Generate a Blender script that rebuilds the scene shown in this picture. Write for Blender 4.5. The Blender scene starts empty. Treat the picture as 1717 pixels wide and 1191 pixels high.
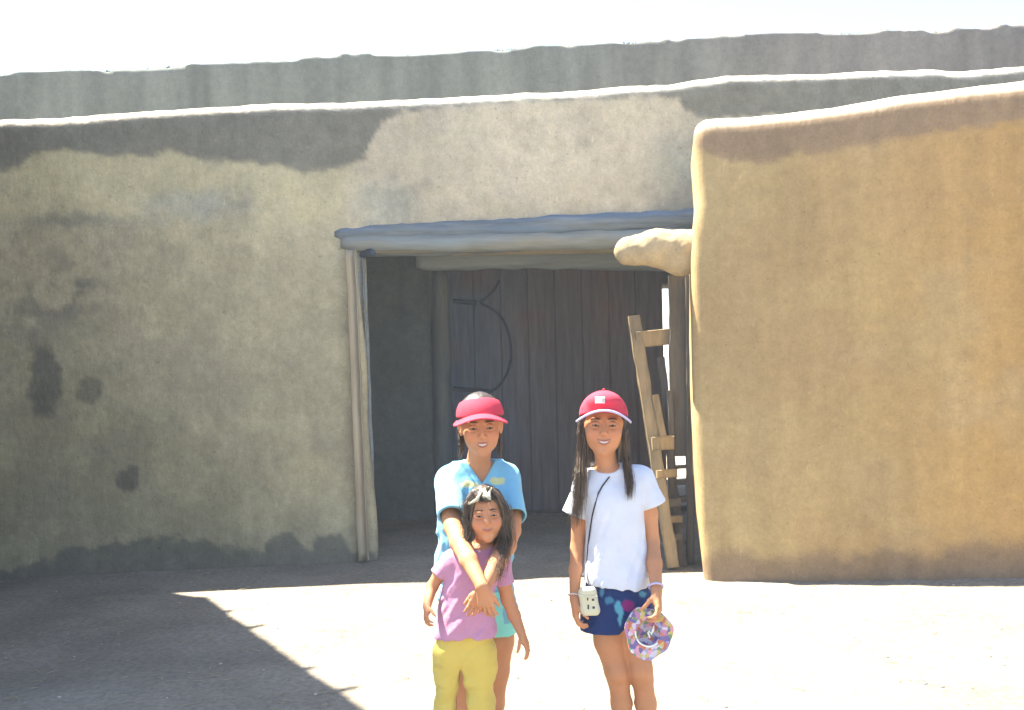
import bpy, math, random
import numpy as np
from mathutils import Vector, Matrix
random.seed(7)
sc = bpy.context.scene
COL = sc.collection

# ------------------------------------------------------------------ camera
CAM = np.array([0.0, 0.0, 1.5]); FPX = 1669.3; CX, CY = 858.5, 595.5
TH = math.radians(0.5); RO = math.radians(1.3)
_f = np.array([0, math.cos(TH), math.sin(TH)]); _r0 = np.array([1.0, 0, 0]); _u0 = np.array([0, -math.sin(TH), math.cos(TH)])
_r = math.cos(RO)*_r0 - math.sin(RO)*_u0; _u = math.sin(RO)*_r0 + math.cos(RO)*_u0
cam = bpy.data.cameras.new('camera'); cam.lens = 35; cam.sensor_width = 36; cam.clip_start = 0.05; cam.clip_end = 2000
camo = bpy.data.objects.new('camera', cam); COL.objects.link(camo)
m = Matrix(((_r[0], _u[0], -_f[0], CAM[0]), (_r[1], _u[1], -_f[1], CAM[1]), (_r[2], _u[2], -_f[2], CAM[2]), (0, 0, 0, 1)))
camo.matrix_world = m
sc.camera = camo

# ------------------------------------------------------------------ sun and sky
SUN = np.array([-0.46, 0.25, 1.0]); SUN = SUN/np.linalg.norm(SUN)
sl = bpy.data.lights.new('sun', 'SUN'); sl.energy = 5.0; sl.angle = math.radians(0.5); sl.color = (1.0, 0.91, 0.76)
so = bpy.data.objects.new('sun', sl); COL.objects.link(so)
so.rotation_euler = Vector(SUN).to_track_quat('Z', 'Y').to_euler(); so.location = (-6, 4, 14)
w = bpy.data.worlds.new('World'); sc.world = w; w.use_nodes = True
nt = w.node_tree; bg = nt.nodes['Background']; sky = nt.nodes.new('ShaderNodeTexSky'); sky.sky_type = 'NISHITA'; sky.sun_disc = False
sky.sun_elevation = math.asin(SUN[2]); sky.sun_rotation = math.atan2(SUN[0], SUN[1]); sky.air_density = 1.2; sky.dust_density = 2.5; sky.altitude = 1200
nt.links.new(sky.outputs[0], bg.inputs[0]); bg.inputs[1].default_value = 0.072
sc.view_settings.view_transform = 'Standard'; sc.view_settings.look = 'None'; sc.view_settings.gamma = 1; sc.view_settings.exposure = 2.6
sc.render.engine = 'CYCLES'; sc.cycles.max_bounces = 8; sc.cycles.diffuse_bounces = 5

# ------------------------------------------------------------------ projection helpers (photo measurements at a real distance)
def U(px, py, D):
    d = _f + _r*((px-CX)/FPX) - _u*((py-CY)/FPX)
    return CAM + d*(D/d[1])
def proj(P):
    q = P - CAM; z = q@_f; z = np.where(z > 0.05, z, 0.05)
    return CX + FPX*(q@_r)/z, CY - FPX*(q@_u)/z

# ------------------------------------------------------------------ numpy noise
def _h(i, j, k, s):
    n = (i*374761393 + j*668265263 + k*1274126177 + s*362437) & 0xffffffff
    n = ((n ^ (n >> 13))*1274126177) & 0xffffffff
    n = n ^ (n >> 16)
    return (n & 0xffff)/65535.0
def vnoise(P, f, s=0):
    q = P*np.asarray(f, float); i = np.floor(q).astype(np.int64); t = q - i; t = t*t*(3-2*t); r = 0
    for a in (0, 1):
        for b in (0, 1):
            for c in (0, 1):
                wgt = (t[..., 0] if a else 1-t[..., 0])*(t[..., 1] if b else 1-t[..., 1])*(t[..., 2] if c else 1-t[..., 2])
                r = r + wgt*_h(i[..., 0]+a, i[..., 1]+b, i[..., 2]+c, s)
    return r*2-1
def fbm(P, f, o=4, s=0):
    f = np.asarray(f, float)*np.ones(3); a = 1.0; r = 0; t = 0
    for k in range(o):
        r = r + a*vnoise(P, f*(2.03**k), s+k*17); t += a; a *= 0.5
    return r/t

# ------------------------------------------------------------------ scene graph helpers
def tag(o, label=None, cat=None, group=None, kind=None):
    if label: o['label'] = label
    if cat: o['category'] = cat
    if group: o['group'] = group
    if kind: o['kind'] = kind
    return o
def empty(name, loc, label=None, cat=None, group=None):
    o = bpy.data.objects.new(name, None); COL.objects.link(o); o.location = [float(v) for v in loc]; o.empty_display_size = 0.1
    return tag(o, label, cat, group)
def wloc(o):
    v = np.zeros(3)
    while o is not None: v = v + np.array(o.location); o = o.parent
    return v
def mesh(name, V, F, mat, parent=None, smooth=True, loc=None, cols=None):
    V = np.asarray(V, float); off = wloc(parent) if parent else (np.asarray(loc, float) if loc is not None else np.zeros(3))
    me = bpy.data.meshes.new(name); me.from_pydata((V-off).tolist(), [], F if isinstance(F, list) else F.tolist())
    if smooth: me.polygons.foreach_set('use_smooth', [True]*len(me.polygons))
    if cols is not None:
        at = me.color_attributes.new('tint', 'FLOAT_COLOR', 'POINT'); c = np.ones((len(V), 4), np.float32); c[:, :3] = cols
        at.data.foreach_set('color', c.ravel())
    if mat: me.materials.append(mat)
    me.update()
    o = bpy.data.objects.new(name, me); COL.objects.link(o)
    if parent: o.parent = parent
    elif loc is not None: o.location = [float(v) for v in loc]
    return o
class MB:                                           # collects several shapes into one mesh
    def __init__(s): s.V = []; s.F = []; s.n = 0
    def add(s, V, F):
        V = np.asarray(V, float); s.V.append(V); s.F += [tuple(int(i)+s.n for i in f) for f in F]; s.n += len(V)
    def build(s, name, mat, parent=None, **k): return mesh(name, np.concatenate(s.V), s.F, mat, parent, **k)

# ------------------------------------------------------------------ materials
def material(name, col=(0.5, 0.5, 0.5), rough=0.9, var=0.15, scale=6.0, stretch=(1, 1, 1), bump=0.3, bscale=60, bdist=0.004, vcol=False, hue=None, spec=0.3, sheen=0, sss=0, fine=None, weather=0):
    mt = bpy.data.materials.new(name); mt.use_nodes = True; N = mt.node_tree; L = N.links; b = N.nodes['Principled BSDF']
    b.inputs['Roughness'].default_value = rough; b.inputs['Specular IOR Level'].default_value = spec
    tc = N.nodes.new('ShaderNodeTexCoord'); mp = N.nodes.new('ShaderNodeMapping'); mp.inputs['Scale'].default_value = stretch
    L.new(tc.outputs['Object'], mp.inputs['Vector'])
    n1 = N.nodes.new('ShaderNodeTexNoise'); n1.inputs['Scale'].default_value = scale; n1.inputs['Detail'].default_value = 8; n1.inputs['Roughness'].default_value = 0.62
    L.new(mp.outputs[0], n1.inputs['Vector'])
    mr = N.nodes.new('ShaderNodeMapRange'); mr.inputs[1].default_value = 0.25; mr.inputs[2].default_value = 0.75; mr.inputs[3].default_value = 1-var; mr.inputs[4].default_value = 1+var
    L.new(n1.outputs[0], mr.inputs[0])
    base = N.nodes.new('ShaderNodeRGB'); base.outputs[0].default_value = (*col, 1); src = base.outputs[0]
    if vcol:
        at = N.nodes.new('ShaderNodeVertexColor'); at.layer_name = 'tint'; src = at.outputs[0]
    if hue:
        n3 = N.nodes.new('ShaderNodeTexNoise'); n3.inputs['Scale'].default_value = scale*0.45; n3.inputs['Detail'].default_value = 5; L.new(mp.outputs[0], n3.inputs['Vector'])
        r3 = N.nodes.new('ShaderNodeMapRange'); r3.inputs[1].default_value = 0.4; r3.inputs[2].default_value = 0.65; L.new(n3.outputs[0], r3.inputs[0])
        mx3 = N.nodes.new('ShaderNodeMix'); mx3.data_type = 'RGBA'; L.new(r3.outputs[0], mx3.inputs[0]); L.new(src, mx3.inputs[6]); mx3.inputs[7].default_value = (*hue, 1); src = mx3.outputs[2]
    vm = N.nodes.new('ShaderNodeVectorMath'); vm.operation = 'SCALE'; L.new(src, vm.inputs[0]); L.new(mr.outputs[0], vm.inputs['Scale']); cur = vm.outputs[0]
    if fine:
        n4 = N.nodes.new('ShaderNodeTexNoise'); n4.inputs['Scale'].default_value = fine[0]; n4.inputs['Detail'].default_value = 4; n4.inputs['Roughness'].default_value = 0.7; L.new(tc.outputs['Object'], n4.inputs['Vector'])
        m4 = N.nodes.new('ShaderNodeMapRange'); m4.inputs[1].default_value = 0.3; m4.inputs[2].default_value = 0.7; m4.inputs[3].default_value = 1-fine[1]; m4.inputs[4].default_value = 1+fine[1]; L.new(n4.outputs[0], m4.inputs[0])
        v4 = N.nodes.new('ShaderNodeVectorMath'); v4.operation = 'SCALE'; L.new(cur, v4.inputs[0]); L.new(m4.outputs[0], v4.inputs['Scale']); cur = v4.outputs[0]
    if weather:
        def noise(sc_, st, det=5, ro=0.6):
            m_ = N.nodes.new('ShaderNodeMapping'); m_.inputs['Scale'].default_value = st; L.new(tc.outputs['Object'], m_.inputs['Vector'])
            n_ = N.nodes.new('ShaderNodeTexNoise'); n_.inputs['Scale'].default_value = sc_; n_.inputs['Detail'].default_value = det; n_.inputs['Roughness'].default_value = ro; L.new(m_.outputs[0], n_.inputs['Vector']); return n_.outputs[0]
        def rng(x, a, b_, c, d):
            q = N.nodes.new('ShaderNodeMapRange'); q.inputs[1].default_value = a; q.inputs[2].default_value = b_; q.inputs[3].default_value = c; q.inputs[4].default_value = d; L.new(x, q.inputs[0]); return q.outputs[0]
        def mul(c, x):
            q = N.nodes.new('ShaderNodeVectorMath'); q.operation = 'SCALE'; L.new(c, q.inputs[0]); L.new(x, q.inputs['Scale']); return q.outputs[0]
        cur = mul(cur, rng(noise(7, (1, 1, 0.12)), 0.3, 0.7, 1-0.05*weather, 1+0.05*weather))       # rain streaks
        cur = mul(cur, rng(noise(13, (1, 1, 1), 9, 0.75), 0.33, 0.67, 1-0.16*weather, 1+0.13*weather))  # trowelled mottling
        cur = mul(cur, rng(noise(34, (1, 1, 1), 3), 0.66, 0.72, 1.0, 1-0.30*weather))                # pits and chips
        cur = mul(cur, rng(noise(48, (1, 1, 0.25), 2), 0.68, 0.74, 1.0, 1+0.22*weather))             # straw
    L.new(cur, b.inputs['Base Color'])
    if bump:
        n2 = N.nodes.new('ShaderNodeTexNoise'); n2.inputs['Scale'].default_value = bscale; n2.inputs['Detail'].default_value = 6; L.new(mp.outputs[0], n2.inputs['Vector'])
        bp = N.nodes.new('ShaderNodeBump'); bp.inputs['Strength'].default_value = bump; bp.inputs['Distance'].default_value = bdist; L.new(n2.outputs[0], bp.inputs['Height']); L.new(bp.outputs[0], b.inputs['Normal'])
    if sheen: b.inputs['Sheen Weight'].default_value = sheen
    if sss:
        b.inputs['Subsurface Weight'].default_value = sss; b.inputs['Subsurface Radius'].default_value = (0.012, 0.005, 0.003); b.inputs['Subsurface Scale'].default_value = 1.0
    return mt
M_ADOBE = material('adobe_plaster', var=0.13, scale=2.2, stretch=(1, 1, 0.55), bump=0.55, bscale=22, bdist=0.016, vcol=True, fine=(70, 0.10), rough=0.97, spec=0.1, weather=1.0)
M_ADOBE2 = material('adobe_plaster_gold', var=0.10, scale=1.8, stretch=(2.0, 2.0, 0.45), bump=0.30, bscale=22, bdist=0.010, vcol=True, fine=(60, 0.09), rough=0.97, spec=0.1, weather=0.8)
M_SAND = material('sand', col=(0.235, 0.208, 0.166), var=0.22, scale=1.6, hue=(0.18, 0.158, 0.126), bump=0.8, bscale=30, bdist=0.02, fine=(30, 0.24), rough=0.97, spec=0.1)
M_WOOD_GREY = material('skylit_weathered_wood', col=(0.21, 0.245, 0.255), var=0.28, scale=3, stretch=(0.5, 3, 6), bump=0.6, bscale=10, bdist=0.01, hue=(0.22, 0.215, 0.18), rough=0.9)  # weathered wood; part of its blue is skylight put into the colour
M_WOOD_BLUE = material('skylit_bluish_wood', col=(0.12, 0.165, 0.22), var=0.35, scale=4, stretch=(0.5, 3, 6), bump=0.6, bscale=10, bdist=0.01, hue=(0.17, 0.19, 0.19), rough=0.9)  # blue of the skylight on the logs mixed into the wood colour
M_WOOD_TAN = material('tan_wood', col=(0.30, 0.22, 0.125), var=0.28, scale=7, stretch=(3, 3, 0.5), bump=0.5, bscale=20, bdist=0.004, hue=(0.20, 0.16, 0.10), rough=0.85)
M_WOOD_DARK = material('dark_wood', col=(0.095, 0.085, 0.075), var=0.35, scale=8, stretch=(3, 3, 0.4), bump=0.5, bscale=20, bdist=0.004, rough=0.85)
M_DOOR = material('door_planks_veil_tint', vcol=True, var=0.32, scale=7, stretch=(4, 4, 0.35), bump=0.5, bscale=18, bdist=0.004, rough=0.85)
M_POST = material('weathered_post', col=(0.085, 0.115, 0.14), var=0.28, scale=4, stretch=(4, 4, 0.5), bump=0.6, bscale=10, bdist=0.008, hue=(0.12, 0.13, 0.12), rough=0.9)
M_IRON = material('dark_iron', col=(0.03, 0.045, 0.075), var=0.3, rough=0.7, bump=0.2)
M_STONE = material('pebble_stone', col=(0.40, 0.37, 0.33), var=0.3, bump=0.3)
M_SKIN = material('skin', col=(0.46, 0.235, 0.13), var=0.07, scale=9, bump=0.12, bscale=180, bdist=0.001, rough=0.6, spec=0.25, sss=0.12, vcol=True)
M_CLOTH = material('cotton_cloth', vcol=True, var=0.05, scale=14, bump=0.55, bscale=24, bdist=0.008, rough=0.95, spec=0.15, sheen=0.15)
M_HAIR = material('dark_hair', col=(0.030, 0.019, 0.013), var=0.4, scale=40, stretch=(1, 1, 0.12), bump=0.8, bscale=110, bdist=0.003, rough=0.42, spec=0.6, hue=(0.055, 0.034, 0.02))
M_HAIR2 = material('brown_hair', col=(0.12, 0.08, 0.045), var=0.4, scale=40, stretch=(1, 1, 0.12), bump=0.8, bscale=110, bdist=0.003, rough=0.45, spec=0.6, hue=(0.045, 0.03, 0.02))
M_CAP = material('red_cap_cotton', col=(0.48, 0.045, 0.075), var=0.08, scale=20, bump=0.3, bscale=260, bdist=0.001, rough=0.85, spec=0.2)
M_LAV = material('lavender_piping', col=(0.45, 0.42, 0.68), var=0.05, bump=0.1, rough=0.8)
M_WHITE = material('white_thread', col=(0.75, 0.77, 0.74), var=0.08, bump=0.2, rough=0.8)
M_EYE = material('eye_white', col=(0.20, 0.17, 0.155), var=0.02, bump=0, rough=0.25, spec=0.5)
M_IRIS = material('dark_iris', col=(0.010, 0.007, 0.006), var=0.1, bump=0, rough=0.45, spec=0.15)
M_LIP = material('lip_skin', col=(0.33, 0.12, 0.085), var=0.08, bump=0, rough=0.5, spec=0.4)
M_TOOTH = material('teeth', col=(0.62, 0.58, 0.52), var=0.03, bump=0, rough=0.35, spec=0.4)
M_BROW = material('eyebrow_hair', col=(0.05, 0.03, 0.02), var=0.3, bump=0, rough=0.8)
M_SHOE = material('shoe_canvas', col=(0.62, 0.6, 0.57), var=0.08, bump=0.2, rough=0.85)
M_CASE = material('beige_vinyl', col=(0.52, 0.50, 0.36), var=0.07, bump=0.2, bscale=120, bdist=0.001, rough=0.6)
M_BLACK = material('black_cord', col=(0.03, 0.03, 0.045), var=0.2, bump=0, rough=0.7)
M_SILVER = material('silver_metal', col=(0.6, 0.6, 0.62), var=0.05, bump=0, rough=0.3, spec=0.8)

# ------------------------------------------------------------------ implicit surfaces (signed distance fields meshed with surface nets)
def lerp_tab(x, tab):
    t = np.asarray(tab, float); return np.interp(x, t[:, 0], t[:, 1])
class Field:
    def __init__(s, lo, hi, h):
        s.h = h; s.lo = np.asarray(lo, float); s.n = np.ceil((np.asarray(hi)-s.lo)/h).astype(int)+1
        s.D = np.full(s.n, 0.08, np.float32)
    def box(s, lo, hi):
        a = np.clip(np.floor((np.asarray(lo)-s.lo)/s.h).astype(int), 0, s.n); b = np.clip(np.ceil((np.asarray(hi)-s.lo)/s.h).astype(int)+1, 0, s.n)
        return tuple(slice(int(a[i]), int(b[i])) for i in range(3))
    def pts(s, sl):
        g = [s.lo[i]+s.h*np.arange(sl[i].start, sl[i].stop) for i in range(3)]
        return np.stack(np.meshgrid(*g, indexing='ij'), -1)
    def put(s, lo, hi, fn, k, op='u'):
        pad = max(k, 0.012)+s.h*2
        sl = s.box(np.asarray(lo)-pad, np.asarray(hi)+pad)
        if any(q.stop <= q.start for q in sl): return
        d = fn(s.pts(sl)); a = s.D[sl]
        if op == 'i': d, a = -d, -a
        elif op == 's': a = -a                      # subtract: max(a,-d) = -min(-a,d)
        if k > 0:
            hh = np.maximum(k-np.abs(a-d), 0)/k; r = np.minimum(a, d)-hh*hh*k*0.25
        else: r = np.minimum(a, d)
        s.D[sl] = r if op == 'u' else -r
    def caps(s, a, b, ra, rb=None, k=0.015, op='u', flat=None):
        a = np.asarray(a, float); b = np.asarray(b, float); rb = ra if rb is None else rb; ab = b-a; L = max(ab@ab, 1e-9); R = max(ra, rb)
        def fn(P):
            q = P-a; t = np.clip((q@ab)/L, 0, 1); v = q-t[..., None]*ab
            if flat is not None:
                ax, fac = flat; c = v@np.asarray(ax); v = v+(c*(fac-1))[..., None]*np.asarray(ax)
            return np.sqrt((v*v).sum(-1))-(ra+(rb-ra)*t)
        s.put(np.minimum(a, b)-R, np.maximum(a, b)+R, fn, k, op)
    def chain(s, pts, rs, k=0.015, op='u', **kw):
        for i in range(len(pts)-1): s.caps(pts[i], pts[i+1], rs[i], rs[i+1], k, op, **kw)
    def ell(s, c, r, R=None, k=0.015, op='u'):
        c = np.asarray(c, float); r = np.asarray(r, float)*np.ones(3); mx = r.max()
        def fn(P):
            q = P-c
            if R is not None: q = q@R
            k0 = np.sqrt(((q/r)**2).sum(-1)); k1 = np.sqrt(((q/(r*r))**2).sum(-1))
            return np.where(k1 > 1e-9, k0*(k0-1)/np.maximum(k1, 1e-9), -r.min())
        s.put(c-mx, c+mx, fn, k, op)
    def loft(s, rows, k=0.015, op='u', p=2.3):       # rows: (z, cx, cy, rx, ry) bottom to top
        T = np.asarray(sorted(rows, key=lambda t: t[0]), float); R = T[:, 3:].max()
        zz = np.linspace(T[0, 0], T[-1, 0], 120); kw_ = max(1, int(0.022/max(zz[1]-zz[0], 1e-6))); T2 = [zz]
        for i in (1, 2, 3, 4):
            v = np.interp(zz, T[:, 0], T[:, i])
            for _ in range(3):
                vp = np.concatenate([np.full(kw_, v[0]), v, np.full(kw_, v[-1])]); v = np.convolve(vp, np.ones(2*kw_+1)/(2*kw_+1), 'valid')
            T2.append(v)
        T = np.stack(T2, 1)
        def fn(P):
            z = P[..., 2]; cx, cy, rx, ry = (np.interp(z, T[:, 0], T[:, i]) for i in (1, 2, 3, 4))
            d = ((np.abs((P[..., 0]-cx)/rx)**p+np.abs((P[..., 1]-cy)/ry)**p)**(1/p)-1)*np.minimum(rx, ry)
            return np.maximum(d, np.maximum(T[0, 0]-z, z-T[-1, 0]))
        s.put([T[:, 1].min()-R, T[:, 2].min()-R, T[0, 0]], [T[:, 1].max()+R, T[:, 2].max()+R, T[-1, 0]], fn, k, op)
    def cut(s, pt, nrm, k=0.0):                      # remove everything on the side the normal points to
        nrm = np.asarray(nrm, float); nrm = nrm/np.linalg.norm(nrm); P = s.pts(s.box(s.lo, s.lo+s.n*s.h)); d = (P-np.asarray(pt))@nrm
        s.D = np.maximum(s.D, d.astype(np.float32))
    def wedge(s, planes, lo, hi, k=0.004):           # subtract a convex region
        pl = [(np.asarray(p), np.asarray(n, float)/np.linalg.norm(n)) for p, n in planes]
        def fn(P):
            return np.max(np.stack([(P-p)@n for p, n in pl]), 0)
        s.put(lo, hi, fn, k, 's')
    def ripple(s, f, amp, o=3, seed=0, fn=None, R=None):
        m = np.abs(s.D) < 0.05; idx = np.argwhere(m); P = s.lo+s.h*idx; a = amp*fbm(P if R is None else P@R, f, o, seed)
        if fn is not None: a = a*fn(P)
        s.D[m] += a.astype(np.float32)
    def front(s, x, z, back=False):
        i = int(round((x-s.lo[0])/s.h)); k = int(round((z-s.lo[2])/s.h))
        if not (0 <= i < s.D.shape[0] and 0 <= k < s.D.shape[2]): return None
        c = s.D[i, :, k]; j = np.argwhere(c < 0)
        return None if len(j) == 0 else s.lo[1]+s.h*((j[-1, 0]+0.5) if back else (j[0, 0]-0.5))
    def surf(s):
        D = s.D.copy(); D[0], D[-1] = 0.05, 0.05; D[:, 0], D[:, -1] = 0.05, 0.05; D[:, :, 0] = 0.05; D[:, :, -1] = 0.05
        D = np.where(np.abs(D) < 1e-7, 1e-7, D); S = D < 0
        c = [S[i:S.shape[0]-1+i, j:S.shape[1]-1+j, k:S.shape[2]-1+k] for i in (0, 1) for j in (0, 1) for k in (0, 1)]
        a = c[0].copy(); o = c[0].copy()
        for q in c[1:]: a &= q; o |= q
        act = np.argwhere(o & ~a); ID = np.full(a.shape, -1, np.int64); ID[act[:, 0], act[:, 1], act[:, 2]] = np.arange(len(act))
        offs = [(i, j, k) for i in (0, 1) for j in (0, 1) for k in (0, 1)]
        vals = {q: D[act[:, 0]+q[0], act[:, 1]+q[1], act[:, 2]+q[2]] for q in offs}
        acc = np.zeros((len(act), 3)); cnt = np.zeros(len(act))
        for q in offs:
            for ax in range(3):
                if q[ax]: continue
                r = list(q); r[ax] = 1; r = tuple(r); v0, v1 = vals[q], vals[r]; m = (v0 < 0) != (v1 < 0)
                t = np.where(m, v0/np.where(m, v0-v1, 1), 0); p = np.tile(np.array(q, float), (len(act), 1)); p[:, ax] = t
                acc += p*m[:, None]; cnt += m
        V = s.lo+s.h*(act+acc/cnt[:, None]); Fs = []
        for ax in range(3):
            u, v = (ax+1) % 3, (ax+2) % 3
            s0 = [slice(1, -1)]*3; s1 = [slice(1, -1)]*3; s0[ax] = slice(0, -1); s1[ax] = slice(1, None)
            A = S[tuple(s0)]; B = S[tuple(s1)]; e = np.argwhere(A != B)
            if len(e) == 0: continue
            st = np.array([1, 1, 1]); st[ax] = 0; g = e+st; ins = A[e[:, 0], e[:, 1], e[:, 2]]
            def gid(du, dv):
                h = g.copy(); h[:, u] += du; h[:, v] += dv; return ID[h[:, 0], h[:, 1], h[:, 2]]
            q = np.stack([gid(-1, -1), gid(0, -1), gid(0, 0), gid(-1, 0)], 1)
            q[~ins] = q[~ins][:, ::-1]; Fs.append(q)
        F = np.concatenate(Fs); F = F[(F >= 0).all(1)]
        return V, F
def field_obj(name, fld, mat, parent=None, col=None, colfn=None, smooth_it=0, extra=None, **k):
    V, F = fld.surf()
    if extra is not None: V2, F2 = extra.surf(); F = np.concatenate([F, F2+len(V)]); V = np.concatenate([V, V2])
    if smooth_it:                                    # light Laplacian relax
        E = np.concatenate([F[:, [0, 1]], F[:, [1, 2]], F[:, [2, 3]], F[:, [3, 0]]])
        for _ in range(smooth_it):
            A = np.zeros_like(V); c = np.zeros(len(V)); np.add.at(A, E[:, 0], V[E[:, 1]]); np.add.at(A, E[:, 1], V[E[:, 0]]); np.add.at(c, E[:, 0], 1); np.add.at(c, E[:, 1], 1)
            V = V*0.5+0.5*A/np.maximum(c, 1)[:, None]
    cols = None
    if col is not None: cols = np.tile(np.array(col, float), (len(V), 1))
    if colfn is not None: cols = colfn(V, cols)
    return mesh(name, V, F, mat, parent, cols=cols, **k)

# ------------------------------------------------------------------ simple solids
def frame_of(d):
    d = np.asarray(d, float); d = d/np.linalg.norm(d); a = np.array([0, 0, 1.0]) if abs(d[2]) < 0.9 else np.array([0, 1.0, 0])
    s = np.cross(d, a); s /= np.linalg.norm(s); t = np.cross(s, d); return d, s, t
def tube(pts, rs, seg=12, rough=0.0, seed=0):
    pts = np.asarray(pts, float); rs = np.ones(len(pts))*rs; V = []; n = len(pts)
    for i in range(n):
        d = pts[min(i+1, n-1)]-pts[max(i-1, 0)]; d, s, t = frame_of(d)
        for j in range(seg):
            an = 2*math.pi*j/seg; V.append(pts[i]+rs[i]*(math.cos(an)*s+math.sin(an)*t))
    V = np.array(V)
    if rough: V += (V-np.repeat(pts, seg, 0))*(rough*fbm(V+seed*3.1, (7, 7, 7), 3, seed)/1.0)[:, None]
    F = [(i*seg+j, i*seg+(j+1) % seg, (i+1)*seg+(j+1) % seg, (i+1)*seg+j) for i in range(n-1) for j in range(seg)]
    F += [tuple(range(seg))[::-1], tuple(range((n-1)*seg, n*seg))]
    return V, F
def log(a, b, ra, rb, seed=0, n=26, rough=0.22, bow=0.02, seg=18):
    a, b = np.asarray(a, float), np.asarray(b, float); t = np.linspace(0, 1, n)
    P = a+(b-a)*t[:, None]; P[:, 2] += bow*np.sin(t*math.pi*1.3+seed); P[:, 1] += bow*0.6*np.sin(t*5+seed*2)
    r = ra+(rb-ra)*t; e = np.minimum(t, 1-t)*n/1.2; r = r*np.clip(0.78+0.22*e, 0, 1)
    return tube(P, r, seg, rough, seed)
def plank(a, b, wid, thk, side=(1, 0, 0), seed=0, n=14, jit=0.003):
    a, b = np.asarray(a, float), np.asarray(b, float); d = (b-a)/np.linalg.norm(b-a); s = np.asarray(side, float); s = s-d*(s@d); s /= np.linalg.norm(s); t = np.cross(d, s)
    c = 0.12*min(wid, thk); prof = []
    for sx, sy in ((-1, -1), (1, -1), (1, 1), (-1, 1)):
        x, y = sx*wid/2, sy*thk/2
        p1, p2 = (x, y-sy*c), (x-sx*c, y); prof += [p1, p2] if sx*sy < 0 else [p2, p1]
    V = []
    for i in range(n):
        for (x, y) in prof: V.append(a+(b-a)*i/(n-1)+s*x+t*y)
    V = np.array(V); V += np.stack([fbm(V+seed, 9, 2, seed), fbm(V+seed, 9, 2, seed+5), 0*V[:, 0]], 1)*jit*2
    F = [(i*8+j, i*8+(j+1) % 8, (i+1)*8+(j+1) % 8, (i+1)*8+j) for i in range(n-1) for j in range(8)] + [tuple(range(8))[::-1], tuple(range((n-1)*8, n*8))]
    return V, F
def fixn(o):
    import bmesh
    bm = bmesh.new(); bm.from_mesh(o.data); bmesh.ops.recalc_face_normals(bm, faces=bm.faces); bm.to_mesh(o.data); bm.free(); return o

# ================================================================== THE PLACE
def y_main(x): return 7.80+0.10*x
def y_right(x): return 6.73-0.417*(x-1.30)
# ground: one sheet to the horizon, fine near the camera
def axis(lo, hi, fine0, fine1, st):
    a = list(np.arange(fine0, fine1, st)); s = st
    x = fine1
    while x < hi: a.append(x); s *= 1.25; x += s
    a.append(hi); s = st; x = fine0-st
    while x > lo: a.append(x); s *= 1.25; x -= s
    a.append(lo); return np.array(sorted(a))
gx = axis(-600, 600, -5, 5, 0.045); gy = axis(-600, 600, 2.2, 10.2, 0.045)
G = np.stack(np.meshgrid(gx, gy, indexing='ij'), -1); P = np.concatenate([G, np.zeros(G.shape[:2]+(1,))], -1)
near = np.exp(-np.maximum(np.hypot(P[..., 0], P[..., 1]-5)-7, 0)/3)
def ground_z(P):
    x, y = P[..., 0], P[..., 1]
    z = 0.018*fbm(P, 0.9, 3, 3)+0.010*fbm(P, (5, 5, 1), 3, 9)
    dist = np.clip((y_right(x)-y), 0, 9)
    z = z+0.15*np.clip((x-1.4)/1.7, 0, 1.3)*np.exp(-dist/1.2)
    return z
P[..., 2] = ground_z(P)*near
ni, nj = len(gx), len(gy); I = np.arange(ni*nj).reshape(ni, nj)
F = np.stack([I[:-1, :-1], I[1:, :-1], I[1:, 1:], I[:-1, 1:]], -1).reshape(-1, 4)
tag(mesh('ground', P.reshape(-1, 3), F, M_SAND), kind='structure')

def soft(x, e): return 1/(1+np.exp(-np.clip(x/e, -40, 40)))
def blob(px, py, c, r): return np.clip(1.25-np.hypot((px-c[0])/r[0], (py-c[1])/r[1]), 0, 1)

# --- main building: front wall with the portal opening, back wall with the door
HTOP = [(-60, 205), (0, 199), (100, 195), (200, 187), (320, 178), (450, 172), (620, 170), (700, 165), (850, 155), (1000, 148), (1120, 140), (1220, 124), (1400, 119), (1560, 114), (1610, 119), (1717, 107), (1900, 95)]
hx = []; hz = []
for px, py in HTOP:
    d = 7.8
    for _ in range(6): p = U(px, py, d); d = y_main(p[0])+0.22
    hx.append(p[0]); hz.append(p[2])
hx[0] = -7; 
bld = empty('adobe_building', (-1, 8, 0), 'long shaded adobe building with a deep log-topped doorway and patchy grey and tan plaster', 'building')
f = Field((-7.0, 6.95, -0.25), (5.6, 8.85, 3.95), 0.024)
Pp = f.pts(f.box(f.lo, f.lo+f.n*f.h)); X, Y, Z = Pp[..., 0], Pp[..., 1], Pp[..., 2]
nz = 0.030*fbm(Pp[:, 0:1], (0.9, 1, 1.1), 3, 21)+0.006*fbm(Pp[:, 0:1], (5, 5, 5), 3, 5)
ztop = np.interp(X[:, 0, 0], hx, hz)+0.012*fbm(np.stack([X[:, 0, 0], 0*X[:, 0, 0], 0*X[:, 0, 0]], -1), 6, 3, 2); ztop = ztop[:, None, None]
yf = y_main(X)+0.045*np.clip(Z, 0, 9)-0.05*np.exp(-np.clip(Z, 0, 9)/0.25)
def smax(a, b, k): h = np.maximum(k-np.abs(a-b), 0)/k; return np.maximum(a, b)+h*h*k*0.25
fr = yf-Y
fr = fr+nz
D = smax(smax(fr, Z-ztop, 0.13), Y-(y_main(X)+0.68), 0.13)
xl = -1.165+0.045*(2.37-Z)+0.012*np.sin(Z*5)-0.15*(Y-7.65)              # the leaning left jamb
op = np.maximum(np.maximum(xl-X, X-2.6), Z-2.42)
D = smax(D, -op, 0.07)
f.D = D.astype(np.float32)
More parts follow.
